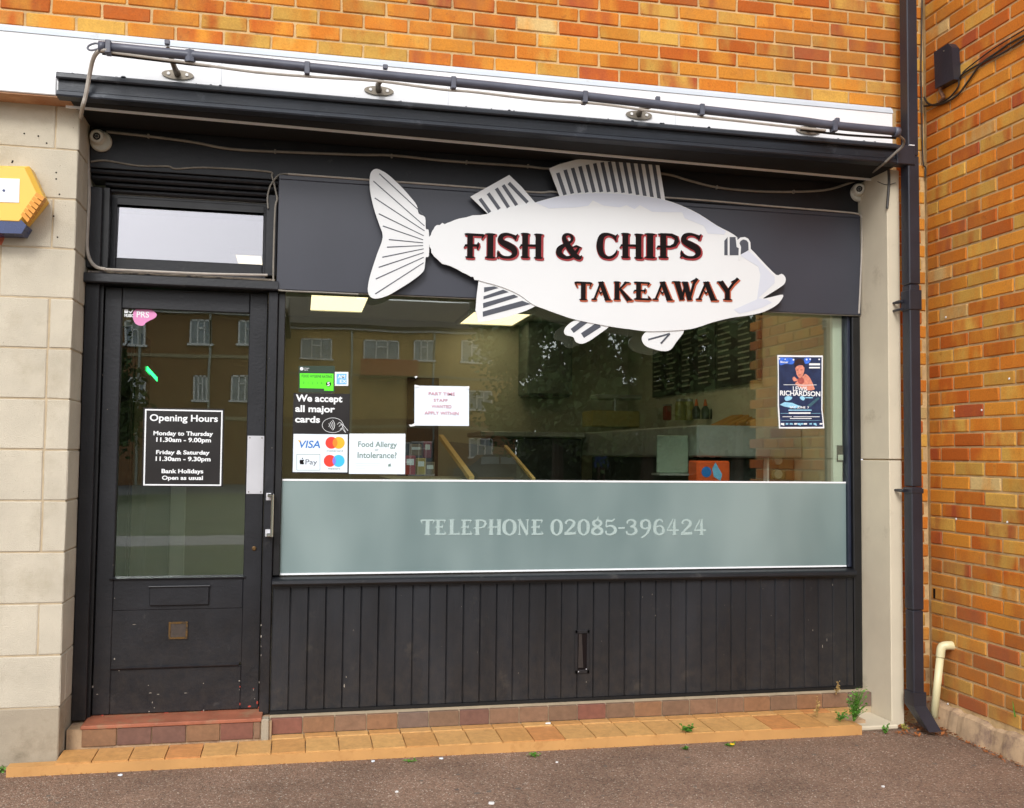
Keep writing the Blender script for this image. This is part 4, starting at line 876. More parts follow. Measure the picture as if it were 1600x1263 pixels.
solo('sill_cable', cable([at(165, 421, 4.95), at(230, 424, 4.95), at(320, 428, 4.95), at(418, 430, 4.95)], .0065, 4), M_CABLE, 'pale conduit lying along the rail above the door', 'cable')
tc_ = solo('camera_cable', cable([at(a, b, 4.992) for a, b in [(166, 206), (230, 213), (300, 222), (360, 233), (450, 238), (560, 242), (612, 243), (680, 250), (730, 254), (820, 260), (860, 264), (950, 266), (1037, 272), (1075, 282), (1120, 293), (1180, 299), (1240, 300), (1290, 297), (1322, 288)]]
     + [at(1352, 276, 4.9), at(1378, 258, 4.62), at(1398, 240, 4.575), at(1410, 229, 4.55), at(1412, 219, 4.52), at(1402, 211, 4.47)], .0068, 4), M_CABLEG, 'grey painted cable running across the fascia between the two cameras', 'cable')
solo('fanlight_cable', cable([at(a, b, y) for a, b, y in [(142, 253, 4.995), (165, 251, 4.995), (215, 259, 4.995), (262, 260, 4.995), (275, 264, 4.995), (320, 262, 4.995), (416, 268, 4.995), (425, 276, 4.99), (431, 300, 4.985), (433, 312, 4.97), (430, 325, 4.97), (428, 380, 4.97), (427, 430, 4.97), (429, 447, 4.97), (438, 454, 4.972), (500, 457, 4.974), (560, 460, 4.974)]], .0046, 4), M_CABLEG, 'thin grey cable looping above the fanlight and down beside the signboard', 'cable')
solo('crossing_cable', cable([at(a, b, 4.986) for a, b in [(419, 326), (418, 310), (421, 294), (428, 282), (437, 273), (450, 272)]], .0042, 5), M_CABLEG, 'thin curved cable beside the top left corner of the signboard', 'cable')
solo('sign_cable', cable([at(a, b, 4.970) for a, b in [(450, 272), (520, 277), (600, 283), (700, 290), (800, 298), (845, 301), (862, 300), (900, 303), (1040, 309), (1110, 314), (1200, 322), (1300, 330), (1338, 334), (1346, 340), (1347, 352), (1346, 400), (1344, 450), (1342, 490)]], .0052, 4), M_CABLE, 'thin pale cable edging the top and right side of the signboard', 'cable')
solo('camera_lead', cable([at(a, b, 4.99) for a, b in [(1341, 312), (1346, 322), (1347, 338)]], .004, 4), M_CABLE, 'short white lead under the right camera', 'cable')
ck = MB()
for a, b in [(232, 213), (430, 237), (612, 244), (729, 254), (825, 260), (1120, 293), (1240, 300)]:
    c = at(a, b, 4.99); ck.box(c.x-.005, c.x+.005, 4.982, 5.0, c.z-.010, c.z+.010, .002)
part('cable_clips', ck, M_CABLEG, tc_, kind='stuff')
solo('drop_cable', cable([at(1388, 262, 4.69), at(1389, 280, 4.712), at(1388, 300, 4.715), at(1386, 326, 4.715)], .0075, 5), M_CABLEB, 'short dark cable end hanging on the cream pier', 'cable')
solo('tie_wire', cable([at(1371, 284, 4.72), at(1385, 289, 4.71), at(1399, 286, 4.712)], .002, 5), M_CABLEB, 'thin dark wire crossing the top of the cream pier', 'wire')
XS = XR-.010
def sx(*L): return [atX(a, b, XS) for a, b in L]
solo('corner_cable', cable([at(1440.5, 0, 4.735), at(1440, 60, 4.735), at(1439, 110, 4.735), at(1440, 160, 4.735)]+[at(1442, 250, 4.735), at(1446, 262, 4.735), at(1445.5, 277, 4.735)], .004, 4), M_CABLEB, 'thin dark cable running down the inner brick corner', 'cable')
solo('side_wall_cable', cable(sx((1444, 152), (1449, 161), (1460, 165), (1478, 160), (1497, 148), (1515, 124), (1533, 100), (1555, 84), (1578, 68), (1602, 55)), .0055, 4), M_CABLEB, 'black cable climbing the side wall from the downpipe', 'cable')
solo('side_wall_cable', cable(sx((1444, 166), (1462, 163), (1482, 154), (1497, 136), (1500, 120), (1520, 106), (1545, 93), (1565, 84), (1602, 60)), .0048, 4), M_CABLEB, 'lower black cable twisting below the grey junction box', 'cable')
solo('side_wall_cable', cable(sx((1490, 130), (1502, 118), (1508, 110), (1536, 88), (1562, 70), (1602, 46)), .0035, 4), M_CABLEB, 'thin black cable leaving the foot of the grey junction box', 'cable')
# grey junction box
a = atX(1460, 78, XS); 
jb = thing('junction_box', 'dark grey plastic junction box high on the side brick wall', 'box', tuple(atX(1474, 132, XR)))
q = [atX(*p, XR-.045) for p in [(1459, 82), (1481, 68), (1487, 74), (1490, 124), (1461, 139)]]
vs = [v for v in q]+[Vector((XR, v.y, v.z)) for v in q]; n = len(q)
part('case', MB().add(vs, [tuple(range(n)), tuple(range(n, 2*n))[::-1]]+[(i, i+n, (i+1) % n+n, (i+1) % n) for i in range(n)]), M_PIPE, jb)
part('gland', cable([atX(1471, 132, XR-.03), atX(1469, 142, XR-.025), atX(1474, 152, XR-.015), atX(1468, 160, XR-.008)], .010, 3), pm('brown sealant', lin((120, 84, 60)), .8, .3, 40), jb)
part('screw', MB().lathe([(.004, 0), (.004, -.003)], atX(1475, 80, XR-.045), 'X', 8), M_GALV, jb)
# cream overflow pipe
op = thing('overflow_pipe', 'cream plastic waste pipe with elbow beside the downpipe', 'pipe', tuple(atX(1457, 1115, XR-.05)))
yy = atX(1474, 1020, XR-.05).y
p0, p1 = atX(1459, 1112, XR-.10), atX(1469, 1026, XR-.06)
part('pipe_length', MB().tube([p0-Vector((0, 0, .03)), p1], .0195, 14), M_PVC, op, smooth=True)
part('elbow', cable([p1-Vector((0, 0, .004)), p1+(p1-p0)*.12, p1+Vector((.014, -.002, .052)), Vector((XR-.02, p1.y-.012, p1.z+.058)), Vector((XR+.01, p1.y-.014, p1.z+.056))], .0225, 5, 14), M_PVC, op, smooth=True)
# hole in the side wall
c = atX(1460, 928, XR-.0005)
solo('weep_hole', MB().box(XR-.0018, XR+.02, c.y-.006, c.y+.010, c.z-.025, c.z+.028, .001), M_INK, 'small dark hole in the brickwork beside the downpipe', 'hole')

def dome(px, py, lab):
    c = at(px, py, 4.998); t = thing('security_camera', lab, 'camera', tuple(c), group=None)
    part('base', MB().lathe([(.050, .0), (.050, -.012), (.044, -.020)], c+Vector((.010, 0, -.012)), 'Y', 24), M_CAMW, t, smooth=False)
    # ball head turned down towards the pavement
    bm = bmesh.new(); bmesh.ops.create_uvsphere(bm, u_segments=24, v_segments=14, radius=.038)
    h = c+Vector((-.002, -.026, .002)); mb = MB(); mb.add([v.co+h for v in bm.verts], [tuple(v.index for v in f.verts) for f in bm.faces]); bm.free()
    part('ball_head', mb, M_CAMW, t, smooth=True)
    d = (Vector((0, 0, CAMH))-h); d = (d+Vector((0, 0, .0))).normalized(); d = (d+Vector((-.12 if px < 800 else .12, 0, .12))).normalized()
    fc = h+d*.022
    def ring(r, o0, o1): return MB().tube([fc+d*o0, fc+d*o1], r, 20)
    part('bezel', ring(.028, 0, .013), M_CAMW, t)
    part('lens', ring(.017, .0, .0145), M_LENS, t)
    part('lens_glass', ring(.008, .0, .0165), pm('lens coating', lin((60, 62, 66)), .1, .1), t)
dome(155, 218, 'round white security camera at the left end of the fascia')
dome(1338, 299, 'round white security camera at the right end of the fascia')

# ---- alarm box
YA = 4.665
al = thing('alarm_box', 'yellow burglar alarm box with amber louvres on the block pier', 'alarm', tuple(at(-10, 360, YP)))
f0 = [P2(*p, YA) for p in [(-72, 256), (44, 258), (68, 309), (34, 350), (-66, 346), (-98, 300)]]
cx = sum(p[0] for p in f0)/6; cz = sum(p[1] for p in f0)/6
mb = MB(); n = 6
vs = [(cx+(x-cx)*.90, YA, cz+(z-cz)*.90) for x, z in f0]+[(x, YA+.022, z) for x, z in f0]+[(x, YP, z) for x, z in f0]
mb.add(vs, [tuple(range(n)), tuple(range(2*n, 3*n))]+[(r*n+i, r*n+(i+1) % n, (r+1)*n+(i+1) % n, (r+1)*n+i) for r in (0, 1) for i in range(n)])
part('case', mb, M_YEL, al)
for i in range(6):
    t0, t1 = i/6, (i+1)/6-.03
    def lv(t, o, yy): 
        a = P2(57+(32-57)*t, 301+(337-301)*t, yy); b = P2(70+(42-70)*t, 309+(349-309)*t, yy); return (a, b)
    (a, b), (c, d) = lv(t0, 0, YA), lv(t1, 0, YA)
    part('louvre', MB().poly([a, b, d, c], YA-.0015, YA+.04), M_YELD, al)
part('lens', MB().poly([P2(*p, YA) for p in [(-72, 339), (30, 341), (41, 352), (33, 365), (-66, 362), (-80, 350)]], YA+.004, YP), M_NAVY, al)
lb = part('label_plate', MB().poly([P2(*p, YA) for p in [(-60, 277), (31, 280), (30, 317), (-60, 314)]], YA-.0025, YA+.001), M_WHITEV, al)
part('dot', MB().disc(P2(6, 298, YA-.003), .006, YA-.0035, YA-.002, 14), pm('blue dot', lin((60, 70, 110)), .5), lb)
solo('red_stain', MB().poly([P2(*p, YP) for p in [(0, 366), (9, 366), (6, 376), (2, 384), (-4, 380)]], YP-.0008, YP+.001), pm('rust run', lin((190, 100, 70)), .8, .3, 60), 'rusty red mark on the block pier under the alarm box', 'stain')
hl = MB()
for a, b in [(88, 270), (88, 280), (93, 304), (84, 338), (90, 371), (38, 209), (60, 213), (73, 224), (20, 252), (19, 254)]:
    c = at(a, b, YP); hl.lathe([(.004, 0), (.004, -.0008)], (c.x, YP-.0003, c.z), 'Y', 7)
part('screw_holes', hl, M_INK, lp, kind='stuff')

# ================================================================== STICKERS AND POSTERS ON THE GLASS
GY = 5.0365
class Z:
    def __init__(s, ox, oy, k, y): s.ox, s.oy, s.k, s.y = ox, oy, k, y
    def p(s, x, y, yy=None): return P2(s.ox+x/s.k, s.oy+y/s.k, s.y if yy is None else yy)
    def quad(s, mb, x0, y0, x1, y1, d=0, th=.0008): return mb.poly([s.p(x0, y0), s.p(x1, y0), s.p(x1, y1), s.p(x0, y1)], s.y-d, s.y-d+th)
    def t(s, mb, st, x0, y0, x1, y1, d=.0012, bold=0.0): return textpx(mb, st, s.ox+x0/s.k, s.oy+y0/s.k, s.ox+x1/s.k, s.oy+y1/s.k, s.y-d, bold)
# opening hours (on the door glass)
z = Z(210, 620, 7.894, DY+.0205)
t = thing('opening_hours_sign', 'black square opening hours sign with white border on the door glass', 'sign', tuple(at(286, 760, z.y)))
part('card', MB().poly([z.p(112, 136), z.p(1108, 152), z.p(1090, 1112), z.p(92, 1108)], z.y, z.y+.001), M_CARD, t)
O = [(132, 152), (1090, 172), (1070, 1100), (110, 1095)]; I = [(150, 170), (1073, 188), (1054, 1084), (128, 1078)]
mb = MB()
for i in range(4): j = (i+1) % 4; mb.poly([z.p(*O[i]), z.p(*O[j]), z.p(*I[j]), z.p(*I[i])], z.y-.0012, z.y-.0004)
part('border', mb, M_WHITEV, t)
for s_, a, b, c, d, bo_ in [('Opening Hours', 190, 222, 1030, 332, .022), ('Monday to Thursday', 235, 428, 970, 497, .03), ('11.30am - 9.00pm', 270, 505, 945, 578, .03), ('Friday & Saturday', 268, 662, 928, 728, .03), ('11.30am - 9.30pm', 262, 740, 940, 812, .03), ('Bank Holidays', 335, 893, 850, 962, .03), ('Open as usual', 340, 975, 845, 1042, .03)]:
    m_ = MB(); z.t(m_, s_, a, b, c, d, .0015, bo_); part('lettering', m_, M_WHITEV, t)
# small stickers in the door's top corner
z = Z(170, 460, 6.154, DY+.0205)
t = thing('pink_sticker', 'pink leaf shaped sticker at the top of the door glass', 'sticker', tuple(at(215, 505, z.y)))
part('card', MB().poly([z.p(*p) for p in spline([(233, 210), (240, 165), (275, 138), (330, 130), (395, 140), (435, 165), (462, 198), (440, 230), (395, 252), (355, 275), (335, 300), (292, 300), (255, 280), (235, 240)], 4, True)], z.y, z.y+.001), M_PINK, t)
m_ = MB(); z.t(m_, 'PRS', 268, 165, 388, 225, .0012, .02); part('lettering', m_, M_WHITEV, t)
t = thing('white_sticker', 'small white lettered sticker in the top left corner of the door glass', 'sticker', tuple(at(200, 497, z.y)))
for s_, a, b, c, d in [('WE ARE', 150, 115, 236, 138), ('MUSIC', 150, 190, 236, 220)]:
    m_ = MB(); z.t(m_, s_, a, b, c, d, .0008, .05); part('lettering', m_, M_WHITEV, t)
part('tick', MB().poly([z.p(*p) for p in [(196, 160), (208, 172), (232, 148), (236, 158), (210, 186), (190, 168)]], z.y-.0008, z.y), M_WHITEV, t)
part('block', MB().poly([z.p(*p) for p in [(150, 145), (186, 145), (186, 182), (150, 182)]], z.y-.0008, z.y), M_WHITEV, t)

z = Z(440, 560, 6.315, GY)
t = thing('hygiene_sticker', 'lime green food hygiene rating sticker on the window', 'sticker', tuple(at(495, 612, GY)))
m_ = MB(); z.quad(m_, 168, 75, 525, 335); part('card', m_, M_DKGREEN, t)
part('green_panel', MB().poly([z.p(*p) for p in [(180, 148), (512, 152), (512, 322), (420, 320), (420, 300), (180, 294)]], GY-.0010, GY-.0003), M_GREEN, t)
m_ = MB(); z.t(m_, 'FOOD HYGIENE RATING', 198, 165, 497, 192, .0014, .01); part('lettering', m_, M_DKGREEN, t)
m_ = MB(); z.t(m_, '0   1   2   3   4', 210, 232, 402, 256, .0014, .0); part('lettering', m_, pm('mid green print', lin((60, 160, 40)), .5), t)
dd = part('rating_disc', MB().disc(z.p(463, 254), .0125, GY-.0018, GY-.001), M_INK, t)
m_ = MB(); z.t(m_, '5', 450, 235, 476, 274, .0024, .03); part('digit', m_, M_WHITEV, dd)
m_ = MB(); z.t(m_, 'Food Standards', 218, 92, 272, 104, .0012); z.t(m_, 'Agency', 218, 108, 262, 124, .0012); part('lettering', m_, M_WHITEV, t)
part('emblem', MB().disc(z.p(198, 104), .0085, GY-.0012, GY-.0004, 16), M_WHITEV, t)

t = thing('blue_sticker', 'small pale blue square card sticker beside the green one', 'sticker', tuple(at(534, 602, GY)))
m_ = MB(); z.quad(m_, 525, 135, 658, 272); part('card', m_, M_WHITEV, t)
m_ = MB(); z.quad(m_, 542, 152, 641, 257, .001); part('blue_panel', m_, M_BLUEP, t)
m_ = MB(); z.t(m_, 'AM', 556, 165, 625, 198, .0016, .02); z.t(m_, 'EX', 575, 212, 640, 245, .0016, .02); part('lettering', m_, M_WHITEV, t)

t = thing('card_payment_sticker', 'black and white sticker reading We accept all major cards', 'sticker', tuple(at(500, 740, GY)))
m_ = MB(); z.poly if False else None
part('card', MB().poly([z.p(*p) for p in [(118, 345), (675, 352), (662, 1142), (100, 1134)]], GY, GY+.001), M_CARD, t)
m_ = MB().poly([z.p(*p) for p in [(118, 746), (652, 752), (648, 1126), (110, 1122)]], GY-.001, GY-.0002); wp = part('white_panel', m_, M_PAPER, t)
for s_, a, b, c, d in [('We accept', 140, 362, 600, 452), ('all major', 135, 466, 526, 554), ('cards', 133, 570, 379, 636)]:
    m_ = MB(); z.t(m_, s_, a, b, c, d, .0012, .03); part('lettering', m_, M_WHITEV, t)
m_ = MB(); z.t(m_, 'VISA', 165, 812, 386, 886, .0016, .015)
zmin = min(v.z for v in m_.v)
for v in m_.v: v.x += (v.z-zmin)*.18-.002
part('lettering', m_, M_VISA, wp)
part('visa_flick', MB().poly([z.p(*p, GY) for p in [(160, 806), (186, 812), (180, 836)]], GY-.0020, GY-.0012), M_MCY, wp)
for (cx1, cy1, cx2, cy2, A_, B_, C_) in [(492, 834, 563, 834, M_MCR, M_MCY, M_MCO), (476, 1012, 562, 1012, M_MCR, M_MCB, M_MCV)]:
    r = 57/6.315/300
    p, q = z.p(cx1, cy1), z.p(cx2, cy2)
    part('disc', MB().disc(p, r, GY-.0018, GY-.0012, 32), A_, wp); part('disc', MB().disc(q, r, GY-.0022, GY-.0018, 32), B_, wp)
    h = (q[0]-p[0])/2; al_ = math.acos(h/r); pts = []
    for k in range(13): a = -al_+2*al_*k/12; pts.append((p[0]+r*math.cos(a), p[1]+r*math.sin(a)))
    for k in range(1, 12): a = math.pi-al_+2*al_*k/12; pts.append((q[0]+r*math.cos(a), q[1]+r*math.sin(a)))
    part('disc_overlap', MB().poly(pts, GY-.0026, GY-.0022), C_, wp)
m_ = MB(); z.t(m_, 'mastercard', 445, 904, 605, 922, .0014, .01); z.t(m_, 'maestro', 460, 1082, 580, 1098, .0014, .01); part('lettering', m_, M_GTXT, wp)
mb = MB(); z.quad(mb, 148, 946, 381, 950, .0014); z.quad(mb, 148, 1102, 381, 1106, .0014); z.quad(mb, 148, 950, 152, 1102, .0014); z.quad(mb, 377, 950, 381, 1102, .0014)
part('outline', mb, M_GTXT, wp)
m_ = MB(); z.t(m_, 'Pay', 236, 998, 350, 1064, .0016); part('lettering', m_, M_STRIPE, wp)
part('apple_emblem', MB().poly([z.p(*p, GY) for p in spline([(200, 1004), (212, 1000), (222, 1008), (214, 1022), (222, 1036), (210, 1048), (200, 1044), (188, 1048), (178, 1030), (180, 1008), (190, 1001)], 3, True)], GY-.002, GY-.0012), M_INK, wp)
part('apple_emblem', MB().poly([z.p(*p, GY) for p in [(200, 996), (202, 986), (212, 980), (211, 992)]], GY-.002, GY-.0012), M_INK, wp)
# contactless emblem
def line(mb, pts, w, y):
    pts = [z.p(*p) for p in pts]; 
    for i in range(len(pts)-1):
        (ax, az), (bx, bz) = pts[i], pts[i+1]; l = math.hypot(bx-ax, bz-az) or 1; nx, nz = -(bz-az)/l*w, (bx-ax)/l*w
        yy = y-(i % 2)*.0001
        mb.poly([(ax+nx, az+nz), (bx+nx, bz+nz), (bx-nx, bz-nz), (ax-nx, az-nz)], yy)
    return mb
mb = MB(); W_ = .0009
line(mb, [(505+104*math.cos(6.283*k/28), 661+73*math.sin(6.283*k/28)) for k in range(29) if not (1 <= k <= 2)], W_, GY-.0012)
for j, r in enumerate((26, 44, 62, 78)): line(mb, [(446+r*math.cos(a), 660+r*math.sin(a)*.95) for a in [(-.75+1.5*k/8) for k in range(9)]], .0011, GY-.0013)
line(mb, [(548, 655), (570, 632), (610, 660), (656, 716)], W_, GY-.0013); line(mb, [(565, 675), (590, 650), (612, 690), (632, 734)], W_, GY-.0013); line(mb, [(575, 700), (600, 694), (628, 730)], W_, GY-.0013)
part('contactless_emblem', mb, M_WHITEV, t)

t = thing('food_allergy_sign', 'white sign reading Food Allergy or Intolerance on the window', 'sign', tuple(at(588, 740, GY)))
part('card', MB().poly([z.p(*p) for p in [(668, 744), (1222, 744), (1218, 1144), (664, 1140)]], GY, GY+.001), M_PAPER, t)
for s_, a, b, c, d, bo_ in [('Food Allergy', 756, 822, 1138, 894, .012), ('or', 920, 896, 958, 914, 0), ('Intolerance?', 750, 926, 1135, 986, .012)]:
    m_ = MB(); z.t(m_, s_, a, b, c, d, .0008, bo_); part('lettering', m_, M_GTXT, t)
m_ = MB()
for j in range(3): z.quad(m_, 728, 1038+j*22, 975-(j == 2)*150, 1042+j*22, .0006)
part('small_print', m_, pm('very pale print', lin((196, 210, 210)), .6), t, kind='stuff')
part('emblem', MB().poly([z.p(*p) for p in [(1050, 1050), (1075, 1038), (1082, 1078), (1070, 1060), (1058, 1078)]], GY-.0008, GY), M_GTXT, t)

z = Z(600, 560, 6.315, GY)
t = thing('paper_notice', 'white paper staff notice with faded red writing taped to the window', 'notice', tuple(at(690, 666, GY)))
# the sheet curls a little away from the glass
nx, nz = 12, 8; vs = []; A_ = [z.p(301, 270), z.p(838, 278), z.p(838, 668), z.p(300, 664)]
for i in range(nx+1):
    for j in range(nz+1):
        u, v = i/nx, j/nz
        x = (A_[0][0]*(1-u)+A_[1][0]*u)*(1-v)+(A_[3][0]*(1-u)+A_[2][0]*u)*v; zz_ = (A_[0][1]*(1-u)+A_[1][1]*u)*(1-v)+(A_[3][1]*(1-u)+A_[2][1]*u)*v
        vs.append((x, GY-.0012-.003*(noise.noise(Vector((u*3, v*2, 7)))+.5)*min(1, 4*u*(1-u)+.2), zz_))
sheet = MB().add(vs, [(i*(nz+1)+j, i*(nz+1)+j+1, (i+1)*(nz+1)+j+1, (i+1)*(nz+1)+j) for i in range(nx) for j in range(nz)])
part('sheet', sheet, M_PAPER, t, smooth=True)
for s_, a, b, c, d in [('PART TIME', 440, 335, 700, 366), ('STAFF', 490, 400, 628, 430), ('WANTED', 468, 460, 666, 490), ('APPLY WITHIN', 400, 525, 736, 556)]:
    m_ = MB(); z.t(m_, s_, a, b, c, d, .0062, .012); part('lettering', m_, M_PTXT, t)
part('tape', MB().poly([z.p(*p) for p in [(300, 262), (345, 270), (345, 284), (302, 290)]], GY-.0062, GY-.0056), M_WHITEV, t)
part('tape', MB().poly([z.p(*p) for p in [(245, 655), (275, 655), (300, 640), (305, 668), (260, 674)]], GY-.0062, GY-.0056), M_WHITEV, t)
part('tape', MB().poly([z.p(*p) for p in [(808, 278), (840, 276), (840, 300), (812, 300)]], GY-.0062, GY-.0056), M_WHITEV, t)
part('tape', MB().poly([z.p(*p) for p in [(300, 180), (330, 176), (326, 188), (312, 196)]], GY-.0010, GY-.0004), M_WHITEV, t)

# boxing poster
z = Z(1190, 540, 8.42, GY)
t = thing('boxing_poster', 'blue boxing match poster with white border on the right of the window', 'poster', tuple(at(1252, 670, GY)))
part('card', MB().poly([z.p(*p) for p in [(208, 126), (400, 130), (806, 132), (802, 500), (800, 850), (812, 950), (826, 1090), (500, 1094), (228, 1092), (222, 950), (212, 800), (214, 400)]], GY, GY+.001), M_WHITEV, t)
pn = part('print_ground', MB().poly([z.p(*p) for p in [(224, 152), (788, 155), (784, 850), (796, 950), (806, 1070), (245, 1072), (236, 900), (228, 800)]], GY-.0010, GY-.0003), pm('navy print', lin((34, 48, 82)), .4, .35, 22), t)
C = dict(glow=pm('electric blue print', lin((60, 110, 214)), .4, .4, 50), pale=pm('ice blue print', lin((150, 206, 232)), .4, .15, 50), skin=pm('skin print', lin((214, 138, 116)), .5, .25, 70), skind=pm('dark skin print', lin((168, 84, 76)), .5, .3, 60), hair=pm('dark hair print', lin((46, 26, 30)), .5, .2, 60), teal=pm('teal print', lin((60, 96, 110)), .4, .3, 60))
def pr(name, pts, m, d): part(name, MB().poly([z.p(*p) for p in pts], GY-d, GY-d+.0004), m, pn)
pr('spotlight_glow', spline([(230, 165), (300, 160), (400, 165), (430, 210), (400, 250), (320, 240), (240, 260)], 3, True), C['glow'], .0014)
pr('spotlight_glow', spline([(560, 170), (620, 160), (650, 180), (620, 230), (570, 240)], 3, True), C['glow'], .0014)
pr('spotlight_glow', spline([(300, 690), (340, 665), (400, 680), (380, 715), (320, 730)], 3, True), C['pale'], .0014)
pr('spotlight_glow', spline([(500, 690), (530, 665), (570, 690), (545, 725)], 3, True), C['pale'], .0014)
for (a, b, r) in [(232, 176, 9), (308, 182, 8), (418, 188, 12), (590, 186, 12), (636, 182, 10), (755, 184, 11)]:
    pr('spotlight', [(a+r*math.cos(6.283*k/10), b+r*math.sin(6.283*k/10)) for k in range(10)], M_WHITEV, .0018)
pr('ring_floor', [(235, 780), (300, 745), (400, 755), (470, 785), (520, 800), (440, 830), (300, 805)], C['pale'], .0018)
pr('ring_rope', [(600, 790), (740, 680), (760, 700), (640, 810)], C['teal'], .0018)
pr('torso', spline([(470, 470), (420, 470), (405, 430), (430, 412), (460, 440), (500, 440), (545, 400), (575, 375), (625, 415), (660, 480), (685, 540), (690, 580), (600, 590), (480, 540), (440, 500)], 4, True), C['skin'], .0018)
pr('shadow_side', spline([(470, 445), (520, 420), (545, 430), (560, 480), (520, 510), (480, 490)], 3, True), C['skind'], .0020)
pr('face', spline([(442, 290), (450, 340), (462, 390), (490, 425), (520, 420), (545, 380), (560, 320), (552, 275), (500, 260)], 4, True), C['skin'], .0022)
pr('brow', [(452, 322), (480, 318), (484, 328), (455, 334)], C['skind'], .0026); pr('brow', [(505, 316), (535, 318), (534, 328), (506, 328)], C['skind'], .0026)
pr('mouth', [(476, 385), (510, 380), (512, 392), (480, 396)], C['skind'], .0026)
pr('hair', spline([(438, 300), (428, 250), (440, 205), (490, 175), (540, 195), (560, 240), (556, 290), (530, 255), (480, 250), (452, 280)], 4, True), C['hair'], .0024)
pr('strapline', [(285, 514), (420, 514), (560, 520), (720, 516), (720, 522), (560, 527), (420, 521), (285, 521)], M_WHITEV, .0026)
for s_, a, b, c, d, bo_ in [('LEWIS', 412, 540, 600, 600, .02), ('RICHARDSON', 242, 598, 772, 665, .03), ('SAT  JUNE  7', 370, 800, 625, 836, .03), ('Boxxer', 248, 203, 350, 232, .02)]:
    m_ = MB(); z.t(m_, s_, a, b, c, d, .0030, bo_); part('lettering', m_, M_WHITEV, pn)
for a, b, c, d, m in [(622, 235, 765, 262, M_WHITEV), (622, 283, 765, 302, M_WHITEV), (572, 682, 672, 694, C['pale']), (350, 845, 655, 858, C['pale']), (355, 880, 640, 900, M_WHITEV), (270, 934, 395, 942, M_WHITEV), (415, 934, 760, 942, M_WHITEV), (370, 956, 655, 966, M_WHITEV), (245, 892, 350, 896, C['pale']), (650, 892, 770, 896, C['pale']), (250, 985, 772, 988, C['pale'])]:
    pr('print_bar', [(a, b), (c, b), (c, d), (a, d)], m, .0028)
for i, a in enumerate([250, 315, 368, 425, 470, 510, 550, 625, 680, 760]): pr('small_emblem', [(a, 1022), (a+(34 if i % 3 else 44), 1022), (a+(30 if i % 2 else 44), 1042 if i % 4 else 1056), (a, 1042)], M_WHITEV if i % 3 == 0 else C['pale'], .0028)

# ================================================================== INSIDE THE SHOP
M_WALLI = pm('cream interior wall', lin((184, 184, 164)), .7, .06, 3)
M_WHT = pm('white interior panel', lin((214, 218, 208)), .5, .05, 3)
M_DARK = pm('dark appliance', lin((38, 40, 40)), .35, .2, 6)
M_STEEL = pm('brushed steel', lin((150, 154, 150)), .35, .1, 8, metal=.4)
room = MB()
rx0, rx1, ry0, ry1, rz = -1.30, 3.062, 5.15, 8.95, 2.62
struct('shop_floor', MB().box(rx0, rx1, 5.101, ry1, .05, .10), pm('dark floor tiles', lin((110, 104, 96)), .4, .2, 3))
struct('shop_ceiling', MB().box(rx0, rx1, 5.101, ry1, rz, rz+.05), pm('white ceiling', (.7, .7, .66), .8, .04))
struct('shop_wall', MB().box(rx0-.08, rx0, 5.30, ry1, .05, rz), M_WALLI)
struct('shop_wall', MB().box(rx1, rx1+.02, 5.101, ry1, .05, rz), M_WALLI)
struct('shop_wall', MB().box(rx0, rx1, ry1, ry1+.08, .05, rz), M_WALLI)
struct('shop_wall', MB().box(rx0-.3, rx1+.25, 5.145, 5.30, rz, 3.4).box(rx0-.3, -1.02, 5.265, 5.34, 0, rz), M_WALLI)  # upper box: unseen closing wall behind the fascia, added to block light
def lamp(pts, lab):
    c = sum((atZ(a, b, rz-.02) for a, b in pts), Vector())/len(pts)
    t = thing('ceiling_light', lab, 'ceiling light', tuple(c), group='lit ceiling panels inside the shop')
    P = [atZ(a, b, rz-.02) for a, b in pts]
    x0, x1 = min(p.x for p in P), max(p.x for p in P); y0, y1 = min(p.y for p in P), max(p.y for p in P)
    part('frame', MB().box(x0-.03, x1+.03, y0-.03, y0, rz-.03, rz-.001).box(x0-.03, x1+.03, y1, y1+.03, rz-.03, rz-.001).box(x0-.03, x0, y0, y1, rz-.03, rz-.001).box(x1, x1+.03, y0, y1, rz-.03, rz-.001), M_WHT, t)
    m = bpy.data.materials.get('lit diffuser') or bpy.data.materials.new('lit diffuser'); m.use_nodes = True
    b = m.node_tree.nodes['Principled BSDF']; b.inputs['Emission Color'].default_value = (1, .78, .48, 1); b.inputs['Emission Strength'].default_value = 1.35; b.inputs['Base Color'].default_value = (.8, .75, .6, 1)
    part('diffuser', MB().box(x0, x1, y0, y1, rz-.022, rz-.002), m, t)
lamp([(487, 460), (570, 463), (565, 487), (487, 483)], 'lit cream ceiling panel behind the left end of the signboard')
lamp([(722, 505), (740, 487), (830, 490), (790, 507)], 'lit cream ceiling panel behind the anal fin of the fish')
lamp([(368, 396), (408, 399), (408, 413), (373, 411)], 'lit cream ceiling panel seen through the fanlight')

for k_, (hx, hy) in enumerate(((2.2, 6.5), (2.2, 5.75), (.9, 6.2))):  # extra lit panels added out of view, only to brighten the interior
    t = thing('ceiling_light', ['lit ceiling panel above the frying range, hidden behind the fish head', 'lit ceiling panel just inside the window above the range', 'lit ceiling panel just inside the middle of the window'][k_], 'ceiling light', (hx, hy, rz-.02), group='lit ceiling panels inside the shop')
    part('frame', MB().box(hx-.33, hx+.33, hy-.33, hy+.33, rz-.012, rz-.001), M_WHT, t)
    part('diffuser', MB().box(hx-.3, hx+.3, hy-.3, hy+.3, rz-.022, rz-.013), bpy.data.materials['lit diffuser'], t)
